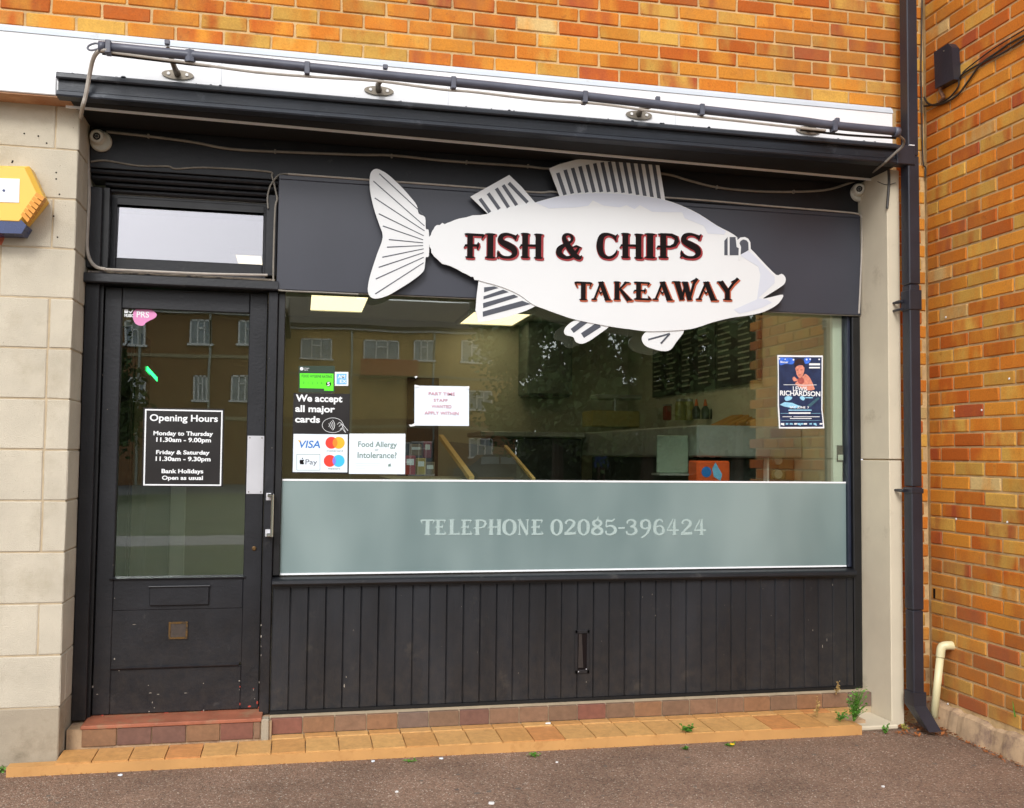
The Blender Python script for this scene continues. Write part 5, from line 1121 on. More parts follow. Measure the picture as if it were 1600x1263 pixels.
# frying range along the right wall
rg = thing('frying_range', 'dark frying range with steel top along the right inside wall', 'range', (2.75, 6.8, .1))
part('body', MB().box(2.42, 3.055, 5.75, 8.0, .1, 1.40, .01), M_DARK, rg)
part('steel_top', MB().box(2.36, 3.055, 5.60, 8.1, 1.405, 1.60, .01), M_STEEL, rg)
a, b = at(1195, 680, 5.745), at(1236, 752, 5.745)
od = part('oven_door', MB().box(a.x, b.x, 5.70, 5.742, .2, 1.50, .004), pm('brown black door', lin((56, 44, 34)), .3, .1), rg)
part('door_edge', MB().box(a.x-.012, a.x, 5.69, 5.742, .2, 1.50), M_WHITEV, od)
for py in (697, 719, 741):
    c = at(1214, py, 5.69); part('dial', MB().lathe([(.03, .01), (.028, -.02)], c, 'Y', 18), M_STEEL, od)
part('side_panel', MB().box(b.x+.004, 3.05, 5.72, 5.742, .2, 1.5), M_WALLI, rg)
hb = thing('high_counter', 'high back counter with dark front and grey top', 'counter', (1.9, 8.1, .1))
part('front', MB().box(1.55, 2.35, 8.05, 8.5, .1, 1.55, .01), M_DARK, hb)
part('top', MB().box(1.45, 2.35, 7.95, 8.6, 1.555, 1.60, .008), M_STEEL, hb)
fc_ = thing('front_counter', 'long dark service counter across the middle of the shop', 'counter', (1.2, 7.2, .1))
part('front', MB().box(.35, 2.30, 7.3, 7.9, .1, 1.0, .01), pm('counter front', lin((70, 72, 62)), .4, .2, 4), fc_)
part('top', MB().box(.30, 2.33, 7.22, 7.95, 1.005, 1.04, .006), M_STEEL, fc_)
def itembox(name, px0, py0, px1, py1, y, d, m, lab, cat, extra=None, bv=.01, ztop=None):
    a, b = at(px0, py0, y), at(px1, py1, y)
    t = thing(name, lab, cat, ((a.x+b.x)/2, y, b.z)); part('body', MB().box(a.x, b.x, y, y+d, b.z, a.z, bv), m, t)
    if extra: extra(t, a, b, y)
    return t
def hot(t, a, b, y):
    part('shelf', MB().box(a.x+.05, b.x+.02, y+.01, y+.22, a.z+.10, a.z+.14, .01), M_STEEL, t)
    part('post', MB().tube([((a.x+b.x)/2, y+.03, a.z), ((a.x+b.x)/2, y+.03, a.z+.10)], .012), M_STEEL, t)
itembox('food_warmer', 925, 641, 1000, 668, 8.0, .3, pm('warm glass', lin((150, 140, 84)), .3, .2, 6), 'yellowish glass food warmer with a steel shelf on the high counter', 'food warmer', hot)
itembox('tin_can', 1040, 634, 1050, 657, 7.5, .07, pm('red tin', lin((120, 36, 30)), .4, .2), 'dark red tin on the steel top of the range', 'tin', lambda t, a, b, y: part('lid', MB().box(a.x, b.x, y, y+.07, a.z+.001, a.z+.012), M_STEEL, t))
for i, x in enumerate((1088, 1102, 1116, 1131)):
    a = at(x, 655, 7.0); t = thing('sauce_bottle', ['leftmost', 'second from left', 'third from left', 'rightmost'][i]+' dark sauce bottle with orange tip in the row on the range', 'bottle', tuple(a), group='sauce bottles on the range')
    part('bottle_body', MB().lathe([(.03, 0), (.032, .07), (.014, .10)], a, 'Z', 14), M_DARK, t); part('cap', MB().lathe([(.016, .101), (.006, .15)], a, 'Z', 10), pm('orange cap', lin((186, 92, 40)), .5), t)
for i, (x, w_) in enumerate(((1063, .045), (1078, .06))):
    a = at(x, 657, 7.4); t = thing('glass_jar', ['small glass jar of greenish pickles on the range', 'larger glass jar of greenish pickles on the range'][i], 'jar', tuple(a))
    part('jar_body', MB().lathe([(w_, 0), (w_, .12), (w_*.8, .15)], a, 'Z', 16), pm('pickle green', lin((120, 120, 60)), .3, .3, 20), t); part('lid', MB().lathe([(w_*.8, .151), (w_*.8, .17)], a, 'Z', 16), M_STEEL, t)
struct('inner_shelf', MB().box(1.85, 2.40, 5.50, 6.0, 1.19, 1.205), M_STEEL)
itembox('steel_panel', 1027, 680, 1076, 740, 5.72, .02, pm('pale steel', lin((130, 144, 128)), .35, .1), 'pale steel splash screen standing on the inner shelf', 'screen', lambda t, a, b, y: part('foot', MB().box(a.x, b.x, y-.04, y+.1, b.z-.012, b.z-.001), M_STEEL, t))
def drk(t, a, b, y):
    w = b.x-a.x; h = a.z-b.z
    part('blue_disc', MB().disc((a.x+w*.28, a.z-h*.42), w*.15, y-.003, y-.001, 20), M_VISA, t)
    part('splash', MB().poly([(a.x+w*.45, a.z-h*.3), (a.x+w*.55, a.z-.01), (a.x+w*.62, a.z-h*.22), (a.x+w*.75, a.z-h*.5), (a.x+w*.7, a.z-h*.75), (a.x+w*.5, a.z-h*.6)], y-.003, y-.001), M_BLUEP, t)
itembox('drinks_carton', 1089, 720, 1141, 762, 5.56, .14, pm('orange card', lin((214, 84, 30)), .5, .1), 'orange drinks carton with blue and white splashes', 'carton', drk)
for i, x in enumerate((1088, 1104, 1122)):
    a = at(x, 728, 5.86); t = thing('dark_bottle', ['left', 'middle', 'right'][i]+' tall dark bottle of three standing behind the orange carton', 'bottle', tuple(a-Vector((0, 0, .0))), group='dark bottles behind the carton')
    part('bottle_body', MB().lathe([(.022, -.14), (.024, .04), (.010, .08), (.009, .12)], a, 'Z', 14), M_DARK, t); part('cap', MB().lathe([(.011, .121), (.011, .135)], a, 'Z', 10), M_STEEL, t)
# menu boards on the right wall
for i, (ya, yb) in enumerate(((6.15, 6.85), (6.87, 7.55), (7.57, 8.2))):
    t = thing('menu_board', ['black menu board with rows of faint prices nearest the window', 'black menu board with rows of faint prices, middle of three', 'black menu board with rows of faint prices furthest from the window'][i], 'menu board', (rx1-.03, (ya+yb)/2, 1.92))
    part('board', MB().box(rx1-.03, rx1-.002, ya, yb, 1.92, 2.55, .003), M_DARK, t)
    ln = MB()
    for j in range(13):
        for (u0, u1) in ((.06, .40), (.55, .86)):
            uu = u1-random.random()*.12
            ln.box(rx1-.032, rx1-.0305, yb-(yb-ya)*uu, yb-(yb-ya)*u0, 1.97+j*.042, 1.982+j*.042)
    part('price_rows', ln, pm('faint chalk', lin((150, 154, 140)), .7, .3, 60), t, kind='stuff')
# brown paper bags heaped on the range
t = thing('paper_bags', 'heap of brown paper bags lying on the steel top of the range', 'bags', tuple(at(1170, 612, 6.3)))
for i in range(5):
    a = at(1120+i*17, 613, 6.5-.05*i); mb = MB().box(a.x-.05, a.x+.16, a.y-.1, a.y+.1, 1.602, 1.64+.012*i, .01)
    for v in mb.v: v.z += (v.x-a.x)*.45*(v.z > 1.62); 
    part('bag', mb, pm('brown paper', lin((160, 116, 52)), .8, .2, 8), t)
# white reveal frame just inside the window on the right
struct('window_reveal', MB().box(2.952, 3.010, 5.06, 5.09, .82, 2.28, .003).box(3.012, 3.06, 5.105, 5.13, .2, 2.28), M_WHT)
itembox('switch_plate', 1308, 696, 1318, 722, 5.052, .006, M_DARK, 'dark switch plate on the white reveal at the right of the window', 'switch', lambda t, a, b, y: part('rocker', MB().box(a.x+.004, b.x-.004, y-.003, y-.001, b.z+.01, b.z+.04), M_WHT, t), .001)
# dark hood and back doorway
t = thing('extractor_hood', 'large grey extractor hood hanging above the back counter', 'hood', (2.2, 8.7, 2.0))
part('canopy_panel', MB().box(1.98, 2.40, 8.55, 8.92, 1.95, 2.6, .01), pm('grey hood', lin((96, 106, 100)), .5, .1), t)
part('filter', MB().box(2.0, 2.38, 8.57, 8.9, 1.93, 1.948), M_DARK, t)
struct('back_doorway', MB().box(.95, 1.24, 8.93, 8.945, .1, 2.1), M_DARK)
# sloping board with timber edges
t = thing('sloping_board', 'dark sloping board with pale timber edges inside the window', 'board', tuple(at(760, 750, 6.0)))
A = [at(700, 690, 6.9), at(795, 700, 6.9), at(835, 752, 5.9), at(738, 752, 5.9)]
def plank(p, q, w, th, m, nm):
    d = (q-p).normalized(); s = d.cross(Vector((0, 0, 1))).normalized()*w; u = Vector((0, 0, th))
    v = [p-s, p+s, q+s, q-s]; part(nm, MB().add(v+[x+u for x in v], [(0, 1, 2, 3), (7, 6, 5, 4), (0, 4, 5, 1), (1, 5, 6, 2), (2, 6, 7, 3), (3, 7, 4, 0)]), m, t)
mb = MB().add(A+[a_-Vector((0, 0, .02)) for a_ in A], [(0, 1, 2, 3), (7, 6, 5, 4), (0, 4, 5, 1), (1, 5, 6, 2), (2, 6, 7, 3), (3, 7, 4, 0)]); part('board', mb, pm('dark grey board', lin((66, 68, 64)), .7, .1), t)
tm = pm('pale timber', lin((214, 180, 116)), .6, .12, 30)
plank(at(689, 686, 6.9), at(737, 752, 5.9), .016, .03, tm, 'timber_edge'); plank(at(790, 700, 6.9), at(834, 752, 5.9), .010, .02, tm, 'timber_edge')
# snack boxes by the window
for i, (x, y_, w, h, c, nm) in enumerate([(641, 742, 16, 30, (150, 40, 46), 'red'), (658, 742, 14, 26, (170, 150, 50), 'yellow'), (672, 744, 15, 22, (120, 110, 96), 'grey'), (628, 744, 12, 34, (70, 90, 110), 'blue'), (650, 712, 18, 18, (128, 104, 60), 'tan'), (668, 716, 12, 26, (140, 40, 60), 'crimson')]):
    itembox('snack_packet', x-w/2, y_-h, x+w/2, y_, 6.0+.12*i, .06, pm(nm+' packet', lin(c), .4, .2, 20), nm+' snack packet on the inner window shelf', 'packet', lambda t, a, b, y: part('flash', MB().box(a.x+.01, b.x-.01, y-.003, y-.001, (a.z+b.z)/2, a.z-.02), M_PAPER, t), .004)
struct('window_shelf', MB().box(.55, 1.10, 5.95, 6.9, 1.235, 1.250), M_WHT)
# left side seen through the door
t = thing('drinks_fridge', 'tall black drinks fridge with a green lit strip, seen through the door', 'fridge', (-1.1, 6.6, .1))
part('cabinet', MB().box(-1.295, -.98, 6.2, 6.9, .1, 2.15, .01), M_DARK, t)
part('door_panel', MB().box(-.979, -.972, 6.26, 6.84, .3, 2.05), pm('dark fridge glass', lin((24, 40, 30)), .15, .1), t)
gm = pm('green neon', lin((40, 240, 120)), .5, 0, emit=3.0)
a = atX(230, 572, -.968); b = atX(246, 590, -.968)
part('light_strip', MB().add([a, b, b-Vector((0, 0, .03)), a-Vector((0, 0, .03))], [(0, 1, 2, 3)]), gm, t)
t = thing('white_cabinet', 'pale white cabinet standing inside the door', 'cabinet', (-.9, 8.0, .1))
a, b = at(250, 700, 7.6), at(293, 700, 7.6)
part('cabinet_body', MB().box(a.x-.3, b.x-.11, 7.6, 8.4, .1, 1.38, .01), pm('dull white', lin((150, 154, 140)), .5, .05), t)
part('cabinet_door', MB().box(b.x-.105, b.x, 7.57, 7.60, .12, 1.40, .006), M_WHT, t)
part('worktop', MB().box(a.x-.35, b.x+.02, 7.55, 8.42, 1.402, 1.43, .005), M_WHT, t)

# ================================================================== THE STREET BEHIND THE CAMERA (it shows in the glass)
GP = 5.04
def rf(px, py, Y): p = at(px, py, Y); return Vector((p.x, 2*GP-Y, p.z))
def grass_m(): return pm('mown grass', lin((66, 76, 44)), .9, .3, 1.3, .4, 60, dirt=lin((92, 88, 56)), dscale=1, dlo=.5, dhi=.7)
g = MB(); g.add([(-70, -5.2, .004), (60, -5.2, .004), (60, -1.2, .004), (-70, -1.2, .004)], [(0, 1, 2, 3)]); o = solo('near_lawn', g, grass_m(), kind='structure')
g = MB(); g.add([(-70, -24, .004), (60, -24, .004), (60, -7.0, .004), (-70, -7.0, .004)], [(0, 1, 2, 3)]); solo('far_lawn', g, grass_m(), kind='structure')
g = MB(); g.add([(-70, -7, .006), (60, -7, .006), (60, -5.2, .006), (-70, -5.2, .006)], [(0, 1, 2, 3)]); solo('path', g, pm('grey path', lin((132, 128, 126)), .9, .1, 2), kind='structure')
g = MB(); g.add([(-70, -34, .005), (60, -34, .005), (60, -24, .005), (-70, -24, .005)], [(0, 1, 2, 3)]); solo('road', g, pm('asphalt road', lin((84, 84, 86)), .9, .1, 2), kind='structure')
M_FB = pm('tan flats brick', lin((176, 142, 86)), .9, .3, .8, .3, 20); M_FB2 = pm('brown flats brick', lin((128, 92, 60)), .9, .16, 2.5, .3, 20)
M_FR = pm('white window frame', (.75, .75, .75), .5, .05); M_FG = pm('dim window pane', lin((140, 150, 158)), .15, .3, 1.2)
def flats(name, lab, x0, x1, yf, ze, zr, wins, mat, lower=None):
    b = thing(name, lab, 'building', ((x0+x1)/2, yf, 0))
    w = part('wall', MB().box(x0, x1, yf-9, yf, 0, ze), mat, b)
    part('roof', MB().extrudeX([(yf+.4, ze-.1), (yf+.4, ze+.06), (yf-4.5, zr), (yf-9.4, ze+.06), (yf-9.4, ze-.1)], x0-.3, x1+.3), pm('brown roof tiles', lin((74, 60, 50)), .9, .2, 3), b)
    for zb_ in (2.75, 5.45):
        part('string_course', MB().box(x0, x1, yf, yf+.05, zb_, zb_+.14), pm('pale stone band', lin((150, 138, 112)), .8, .1), b)
    part('gutter', MB().box(x0-.2, x1+.2, yf+.05, yf+.2, ze-.22, ze-.08), M_FR, b)
    for fx in (.28, .63): part('rain_pipe', MB().box(x0+(x1-x0)*fx, x0+(x1-x0)*fx+.09, yf, yf+.1, 0, ze-.1), M_STEEL, b)
    if lower: part('ground_storey', MB().box(x0-.02, x1+.02, yf, yf+.03, 0, lower), M_FB2, b)
    for (wx0, wx1, wz0, wz1) in wins:
        f = MB(); e = .07; f.box(wx0, wx1, yf+.03, yf+.1, wz1-e, wz1).box(wx0-.08, wx1+.08, yf+.03, yf+.16, wz0-e, wz0+e*.3).box(wx0, wx0+e, yf+.03, yf+.1, wz0, wz1).box(wx1-e, wx1, yf+.03, yf+.1, wz0, wz1)
        m1 = wx0+(wx1-wx0)*.36; m2 = wx0+(wx1-wx0)*.66; f.box(m1-.03, m1+.03, yf+.03, yf+.1, wz0, wz1).box(m2-.03, m2+.03, yf+.03, yf+.1, wz0, wz1).box(m1, m2, yf+.03, yf+.1, wz1-.4, wz1-.34)
        q = part('window', f, M_FR, b); part('pane', MB().box(wx0+.02, wx1-.02, yf+.032, yf+.05, wz0, wz1), M_FG, q)
    return b
YV = 53; yf = 2*GP-YV
def win(px0, py0, px1, py1, Y=YV): a, b = rf(px0, py0, Y), rf(px1, py1, Y); return (a.x, b.x, b.z, a.z)
wl = [win(470, 528, 520, 562), win(568, 530, 622, 585), win(647, 531, 678, 564), win(723, 532, 767, 567), win(733, 610, 768, 641), win(733, 684, 768, 714), win(647, 610, 678, 641), win(470, 606, 520, 641), win(560, 690, 640, 720), win(640, 690, 676, 742)]
bl = flats('block_of_flats', 'three storey tan brick block of flats across the green', rf(440, 700, YV).x, rf(805, 700, YV).x, yf, rf(600, 512, YV).z, rf(600, 448, YV).z, wl, M_FB, 3.2)
a, b = rf(562, 563, YV), rf(650, 596, YV)
part('balcony', MB().box(a.x, b.x, yf+.03, yf+1.0, b.z, b.z+.15).box(a.x, b.x, yf+.9, yf+1.0, b.z, a.z), pm('terracotta panel', lin((160, 80, 44)), .8, .2), bl)
YV2 = 44; yf2 = 2*GP-YV2
wl = [win(298, 500, 330, 538, YV2), win(374, 500, 402, 538, YV2), win(303, 585, 324, 628, YV2), win(363, 585, 396, 628, YV2), win(196, 500, 226, 538, YV2), win(200, 590, 226, 628, YV2)]
flats('brown_flats', 'brown brick block of flats nearer on the left across the green', rf(120, 700, YV2).x, rf(436, 700, YV2).x, yf2, rf(300, 482, YV2).z, rf(300, 430, YV2).z, wl, M_FB2)
def tree(x, y, h, r, lab, seed, col=(66, 84, 40)):
    rnd = random.Random(seed); t = thing('tree', lab, 'tree', (x, y, 0), group='trees beyond the green')
    mb = MB().tube([(x, y, 0), (x+.1, y, h*.25), (x+.2, y+.1, h*.5), (x, y, h*.8)], [.28, .2, .14, .05], 8)
    for k in range(6):
        a = rnd.uniform(0, 6.28); z0 = h*rnd.uniform(.25, .55); mb.tube([(x+.1, y, z0), (x+math.cos(a)*r*.4, y+math.sin(a)*r*.4, z0+h*.15), (x+math.cos(a)*r*.7, y+math.sin(a)*r*.7, z0+h*.3)], [.1, .06, .02], 6)
    part('trunk', mb, pm('bark', lin((72, 58, 44)), .9, .3, 8), t)
    cl = [(rnd.uniform(-.65, .65)*r, rnd.uniform(-.65, .65)*r, h*rnd.uniform(.28, .88), rnd.uniform(.28, .5)*r) for _ in range(18)]
    lv = MB()
    for _ in range(7000):
        c = rnd.choice(cl); d = Vector((rnd.gauss(0, 1), rnd.gauss(0, 1), rnd.gauss(0, 1))).normalized()*c[3]*rnd.uniform(.6, 1.08)
        p = Vector((x+c[0], y+c[1], c[2]))+d; inner = _ % 4 == 0; d = d*(.55 if inner else 1); p = Vector((x+c[0], y+c[1], c[2]))+d; s = rnd.uniform(.25, .42) if inner else rnd.uniform(.07, .15); u = Vector((rnd.gauss(0, 1), rnd.gauss(0, 1), rnd.gauss(0, 1))).normalized()*s; w = u.orthogonal().normalized()*s*.6
        lv.add([p-u, p+w, p+u, p-w], [(0, 1, 2, 3)])
    me = bpy.data.meshes.new('crown'); me.from_pydata([tuple(v-Vector((x, y, 0))) for v in lv.v], [], lv.f); me.materials.append(pm('foliage', lin(col), .8, .4, 1.5))
    o = bpy.data.objects.new('crown', me); COL.objects.link(o); o.parent = t
for i, (px, Y, h, r) in enumerate([(870, 38, 8.2, 3.6), (1010, 36, 9.0, 4.0), (1150, 34, 8.6, 3.6), (1290, 36, 8.0, 3.6), (1420, 34, 8.0, 3.4), (100, 36, 7, 3.0)]):
    p = rf(px, 707, Y); tree(p.x, p.y, h, r, ['dense dark tree standing right of the tan flats', 'tallest broad dark tree behind the street lamp', 'dark tree right of the street lamp', 'round dark tree further right beyond the green', 'dark tree at the far right beyond the green', 'small dark tree at the far left of the green'][i], 40+i)
hg = MB(); rh = random.Random(9); a, b = rf(812, 700, 41), rf(1700, 700, 41)
for i in range(9000):
    p = Vector((rh.uniform(a.x, b.x), a.y+rh.uniform(-.8, .8), 0)); p.z = rh.uniform(0, 1)**.7*(3.0+.8*noise.noise(Vector((p.x*.5, 0, 0)))); u = Vector((rh.gauss(0, 1), rh.gauss(0, 1), rh.gauss(0, 1))).normalized()*rh.uniform(.10, .22); w = u.orthogonal().normalized()*u.length*.7
    hg.add([p-u, p+w, p+u, p-w], [(0, 1, 2, 3)])
hg.box(a.x, b.x, a.y-.5, a.y+.3, 0, 2.3)
h_ = thing('hedge', 'long dark hedge running under the trees beyond the green', 'hedge', ((a.x+b.x)/2, a.y, 0)); me = bpy.data.meshes.new('hedge'); me.from_pydata([tuple(v-h_.location) for v in hg.v], [], hg.f); me.materials.append(pm('hedge leaves', lin((52, 66, 36)), .8, .4, 1.5))
o = bpy.data.objects.new('leaf_mass', me); COL.objects.link(o); o.parent = h_; o['kind'] = 'stuff'
p = rf(1040, 700, 48)
t = thing('street_lamp', 'slim pale grey street lamp beyond the green', 'street lamp', (p.x, p.y, 0)); zt = rf(1040, 568, 48).z
part('post', MB().tube([(p.x, p.y, 0), (p.x, p.y, zt)], [.09, .055], 10), pm('lamp post grey', lin((150, 156, 166)), .4, .1), t)
part('lantern', MB().box(p.x-.12, p.x+.45, p.y-.12, p.y+.12, zt, zt+.14, .03), M_WHT, t)
# a parked car
p = rf(775, 707, 44); cx_, cy_ = p.x, p.y
t = thing('parked_car', 'dark blue parked car in front of the tan flats', 'car', (cx_, cy_, 0))
mb = MB(); prof = [(-2.1, .35), (-2.1, .75), (-1.3, .9), (-.75, 1.4), (.7, 1.42), (1.3, .98), (2.1, .85), (2.15, .35)]
mb.add([(cx_+a, cy_-.85, z_) for a, z_ in prof]+[(cx_+a, cy_+.85, z_) for a, z_ in prof], [tuple(range(8)), tuple(range(8, 16))[::-1]]+[(i, i+8, (i+1) % 8+8, (i+1) % 8) for i in range(8)])
part('body', mb, pm('dark blue car paint', lin((30, 38, 62)), .2, .1, coat=1), t)
part('side_window', MB().box(cx_-.85, cx_-.05, cy_+.851, cy_+.86, .95, 1.3), M_FG, t); part('side_window', MB().box(cx_+.03, cx_+.85, cy_+.851, cy_+.86, .95, 1.3), M_FG, t)
for a in (-1.3, 1.35):
    for s_ in (-.86, .72): part('wheel', MB().tube([(cx_+a, cy_+s_, .33), (cx_+a, cy_+s_+.16, .33)], .33, 18), M_DARK, t)
for s_ in (-.6, .6): part('headlight', MB().box(cx_+2.10, cx_+2.16, cy_+s_-.15, cy_+s_+.15, .6, .72), M_WHT, t)
# a passer-by far off on the green
p = rf(938, 707, 40); px_, py_ = p.x, p.y
t = thing('person', 'person in blue jacket and dark trousers standing far off on the green', 'person', (px_, py_, 0))
J = [(0, 0, .95), (0, 0, 1.2), (0, 0, 1.42), (0, .01, 1.52), (0, .02, 1.64), (-.2, 0, 1.40), (-.27, .03, 1.13), (-.25, .10, .88), (.2, 0, 1.40), (.27, .03, 1.13), (.25, .10, .88), (-.1, 0, .9), (-.11, .02, .5), (-.12, 0, .08), (-.12, .14, .04), (.1, 0, .9), (.13, .02, .5), (.14, -.02, .08), (.14, .12, .04)]
Ed = [(0, 1), (1, 2), (2, 3), (3, 4), (2, 5), (5, 6), (6, 7), (2, 8), (8, 9), (9, 10), (0, 11), (11, 12), (12, 13), (13, 14), (0, 15), (15, 16), (16, 17), (17, 18)]
Rr = [.15, .15, .16, .055, .10, .07, .05, .04, .07, .05, .04, .09, .065, .045, .04, .09, .065, .045, .04]
def skin(name, J, Ed, Rr, mat, par):
    me = bpy.data.meshes.new(name); me.from_pydata(J, Ed, []); o = bpy.data.objects.new(name, me); COL.objects.link(o); o.parent = par
    o.modifiers.new('s', 'SKIN'); md = o.modifiers.new('d', 'SUBSURF'); md.levels = md.render_levels = 1
    if not me.skin_vertices: me.attributes.new
    for i, r in enumerate(Rr): me.skin_vertices[0].data[i].radius = (r, r*.8)
    me.skin_vertices[0].data[0].use_root = True
    me.materials.append(mat); return o
try:
    skin('body', J, Ed, Rr, pm('dark trousers and skin', lin((110, 84, 72)), .8, .2), t)
    skin('jacket', [(0, 0, .88), (0, 0, 1.15), (0, 0, 1.44), (-.2, 0, 1.41), (-.27, .03, 1.13), (-.25, .09, .92), (.2, 0, 1.41), (.27, .03, 1.13), (.25, .09, .92)], [(0, 1), (1, 2), (2, 3), (3, 4), (4, 5), (2, 6), (6, 7), (7, 8)], [.18, .18, .18, .09, .075, .06, .09, .075, .06], pm('blue jacket', lin((90, 110, 170)), .8, .1), t)
except Exception as e:
    part('body', MB().lathe([(.1, 0), (.16, .9), (.2, 1.3), (.06, 1.5), (.1, 1.6), (.05, 1.74)], (px_, py_, 0), 'Z', 12), pm('blue jacket', lin((90, 110, 170)), .8, .1), t)
part('hair', MB().lathe([(.03, .0), (.105, -.04), (.11, -.10), (.09, -.13)][::-1], (px_, py_+.0, 1.765), 'Z', 12), pm('fair hair', lin((190, 170, 130)), .8, .1), t)

# ================================================================== WEEDS AND LITTER
def weed(px, py, z, n, h, s, lab, cat='weed', m=M_LEAF, lean=(0, -.2), group=None, nm='weed'):
    rnd = random.Random(int(px*7+py)); c = atZ(px, py, z); t = thing(nm, lab, cat, tuple(c), group=group)
    st = MB(); lf = MB()
    for i in range(n):
        a = rnd.uniform(0, 6.283); rr = rnd.uniform(.1, 1)*s; hh = h*rnd.uniform(.3, 1)
        tip = c+Vector((math.cos(a)*rr+lean[0]*hh, -abs(math.sin(a))*rr*.6+lean[1]*hh, hh))
        st.tube([c+Vector((rnd.uniform(-.006, .006), 0, 0)), (c+tip)/2+Vector((0, 0, hh*.15)), tip], .0012, 4)
        for k in range(4):
            p = c.lerp(tip, .4+.2*k)+Vector((0, 0, hh*.08)); u = Vector((rnd.gauss(0, 1), rnd.gauss(0, 1)*.6, rnd.gauss(0, .5))).normalized()*rnd.uniform(.008, .017); w = u.cross(Vector((rnd.gauss(0, .4), rnd.gauss(0, .4), 1))).normalized()*u.length*.45
            lf.add([p, p+u*.5+w, p+u, p+u*.5-w], [(0, 1, 2, 3)])
    part('stem', st, M_STRAW if m is M_DRY else m, t, kind='stuff'); part('leaf', lf, m, t, kind='stuff')
weed(1334, 1127, .06, 60, .17, .07, 'bushy green weed at the corner of ledge and cream pier')
weed(1312, 1126, .06, 16, .06, .05, 'small green weed on the ledge left of the bushy one')
weed(1075, 1143, .055, 30, .035, .05, 'low green weed growing on the middle of the ochre ledge')
weed(1383, 1146, .0, 12, .045, .035, 'green weed at the foot of the cream pier')
weed(1412, 1141, .0, 7, .035, .03, 'yellowish weed between cream pier and downpipe shoe', m=pm('yellow weed', lin((166, 160, 70)), .7, .3))
weed(836, 1182, .0, 9, .018, .035, 'tiny green tuft along the kerb below the vent')
weed(640, 1190, .0, 7, .014, .04, 'tiny green tuft along the kerb below the fish tail')
weed(1072, 1171, .0, 7, .016, .03, 'tiny green tuft along the kerb below the low ledge weed')
weed(1140, 1166, .0, 7, .02, .03, 'small kerb weed carrying a yellow flower')
weed(4, 1207, .0, 8, .03, .03, 'small green weed at the left end of the ochre kerb')
weed(1495, 1148, .0, 7, .03, .02, 'tiny pale green weed against the cement haunch')
weed(1597, 1190, .0, 12, .06, .03, 'green weed at the right edge against the cement haunch')
weed(1276, 1120, .06, 9, .10, .02, 'wisp of dry grass hanging in front of the plinth tiles', 'dry grass', M_STRAW, nm='dry_grass')
weed(1306, 1085, .14, 9, .08, .02, 'wisp of dry grass at the bottom of the black boarding', 'dry grass', M_STRAW, nm='dry_grass')
c = atX(1586, 1120, XR-.005); 
solo('grass_blade', MB().tube([c, c+Vector((-.008, 0, .04)), c+Vector((-.012, 0, .075))], [.004, .003, .001], 5), M_LEAF, 'single green grass blade growing from the side wall joint', 'grass blade')
c = atZ(1144, 1163, .012); solo('yellow_flower', MB().lathe([(.012, 0), (.010, .004), (.003, .006)], c, 'Z', 9), pm('yellow petals', lin((226, 186, 20)), .6, .1), 'tiny yellow flower on the kerb weed', 'flower')
rg_ = random.Random(12); gm_ = MB()
for i in range(46):
    c = Vector((rg_.uniform(-1.6, 3.2), rg_.uniform(3.5, 4.5), .0006)); r_ = rg_.uniform(.006, .016)
    gm_.add([(c.x+r_*rg_.uniform(.7, 1.1)*math.cos(6.283*k/9), c.y+r_*rg_.uniform(.7, 1.1)*math.sin(6.283*k/9), .0012) for k in range(9)], [tuple(range(9))])
solo('gum_spots', gm_, pm('trodden gum', lin((104, 92, 82)), .9, .3, 9), 'dark trodden gum spots on the tarmac', 'gum spots', kind='stuff')
rnd = random.Random(4); lf = MB()
def flake(p, s):
    u = Vector((rnd.gauss(0, 1), rnd.gauss(0, 1), rnd.gauss(0, .35))).normalized()*s; w = u.cross(Vector((rnd.gauss(0, .3), rnd.gauss(0, .3), 1))).normalized()*s*.45
    lf.add([p-u, p+w+Vector((0, 0, s*.25)), p+u, p-w], [(0, 1, 2, 3)])
for i in range(230):
    a = rnd.random(); p = atZ(1395+rnd.random()*140, 1128+rnd.random()*24, 0); p.x = min(p.x, 3.29); p.z = rnd.uniform(.003, .02); 
    if p.x > 3.17 or p.y < 4.72: flake(p, rnd.uniform(.005, .017))
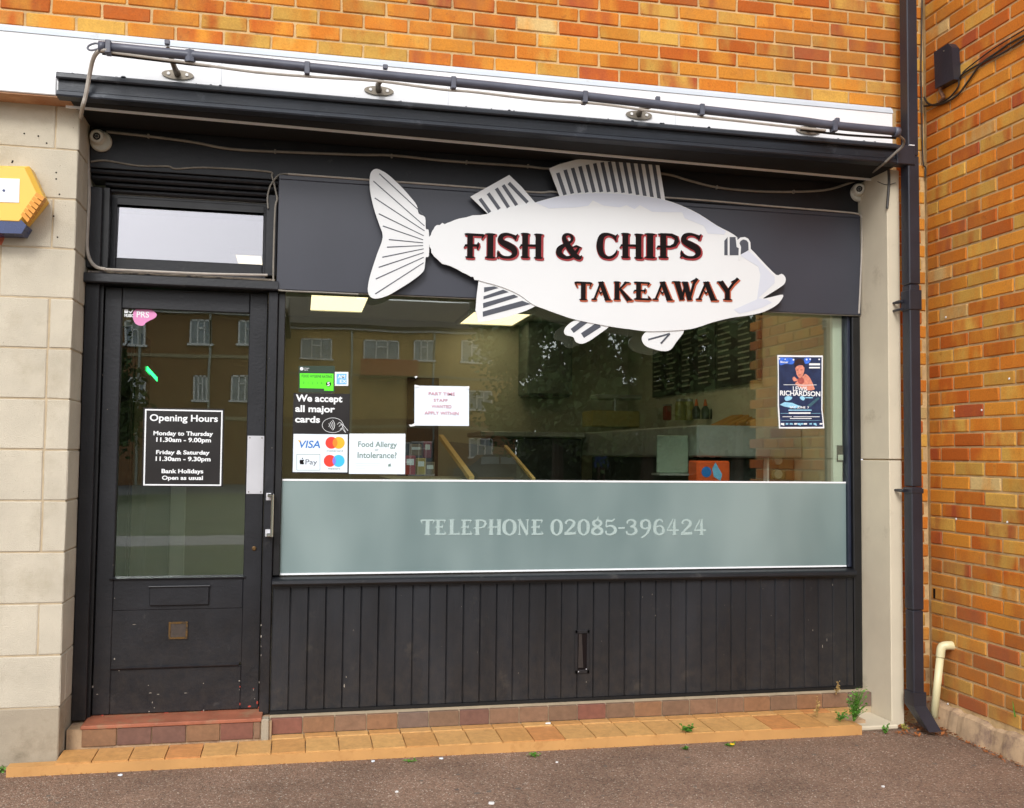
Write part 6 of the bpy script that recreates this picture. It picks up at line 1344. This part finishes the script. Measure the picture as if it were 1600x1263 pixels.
for i in range(260):
    y = 4.65-rnd.random()*1.1; p = Vector((XR-.05-abs(rnd.gauss(0, .025)), y, rnd.uniform(.002, .012))); flake(p, rnd.uniform(.004, .011))
for i in range(60):
    p = Vector((3.24+rnd.gauss(0, .03), 4.66+rnd.gauss(0, .03), rnd.uniform(.02, .13))); p.x = min(p.x, 3.32); flake(p, rnd.uniform(.008, .018))
for i in range(26): flake(Vector((3.165+rnd.random()*.02, 4.73, rnd.uniform(.0, .30))), rnd.uniform(.006, .016))
for i in range(240):
    x = -1.2+rnd.random()*4.1; p = Vector((x, yfront(x)-abs(rnd.gauss(0, .012)), .004)); flake(p, rnd.uniform(.002, .006))
solo('leaf_litter', lf, M_DRY, 'brown leaf litter along the foot of the walls', 'leaf litter', kind='stuff')
sc = [(178/2.857+520, 1050/2.857+823, .009, 'small white scrap on the tarmac near the kerb, below the door post'), (690, 1186, .011, 'white scrap on the tarmac beside the kerb, below the letters'), (768, 1256, .017, 'pale round gum blot at the bottom edge of the tarmac'), (620, 1238, .009, 'pale pebble on the tarmac near the bottom edge'), (870, 1192, .007, 'tiny pale pebble on the tarmac right of centre'), (1380, 1230, .008, 'tiny pale pebble on the tarmac at the right'), (712, 1124, .010, 'yellowish scrap on the ledge against the red plinth tiles'), (857, 1131, .016, 'cream torn leaf on the ledge against the red plinth tiles'), (188, 1212, .010, 'white scrap on the tarmac at the left by the kerb')]
for px, py, s_, lab in sc:
    zz0 = .062 if py < 1140 else 0
    c = atZ(px, py, zz0); pts = [(c.x+s_*rnd.uniform(.6, 1.1)*math.cos(6.283*k/8), c.y+s_*rnd.uniform(.5, .9)*math.sin(6.283*k/8)) for k in range(8)]
    mb = MB().add([(a, b, zz0+.0035+rnd.uniform(0, .003)) for a, b in pts]+[(a, b, zz0+.0005) for a, b in pts], [tuple(range(8)), tuple(range(8, 16))[::-1]]+[(i, i+8, (i+1) % 8+8, (i+1) % 8) for i in range(8)])
    solo('scrap', mb, M_PAPER if 'white' in lab else M_SCREW, lab, 'litter')
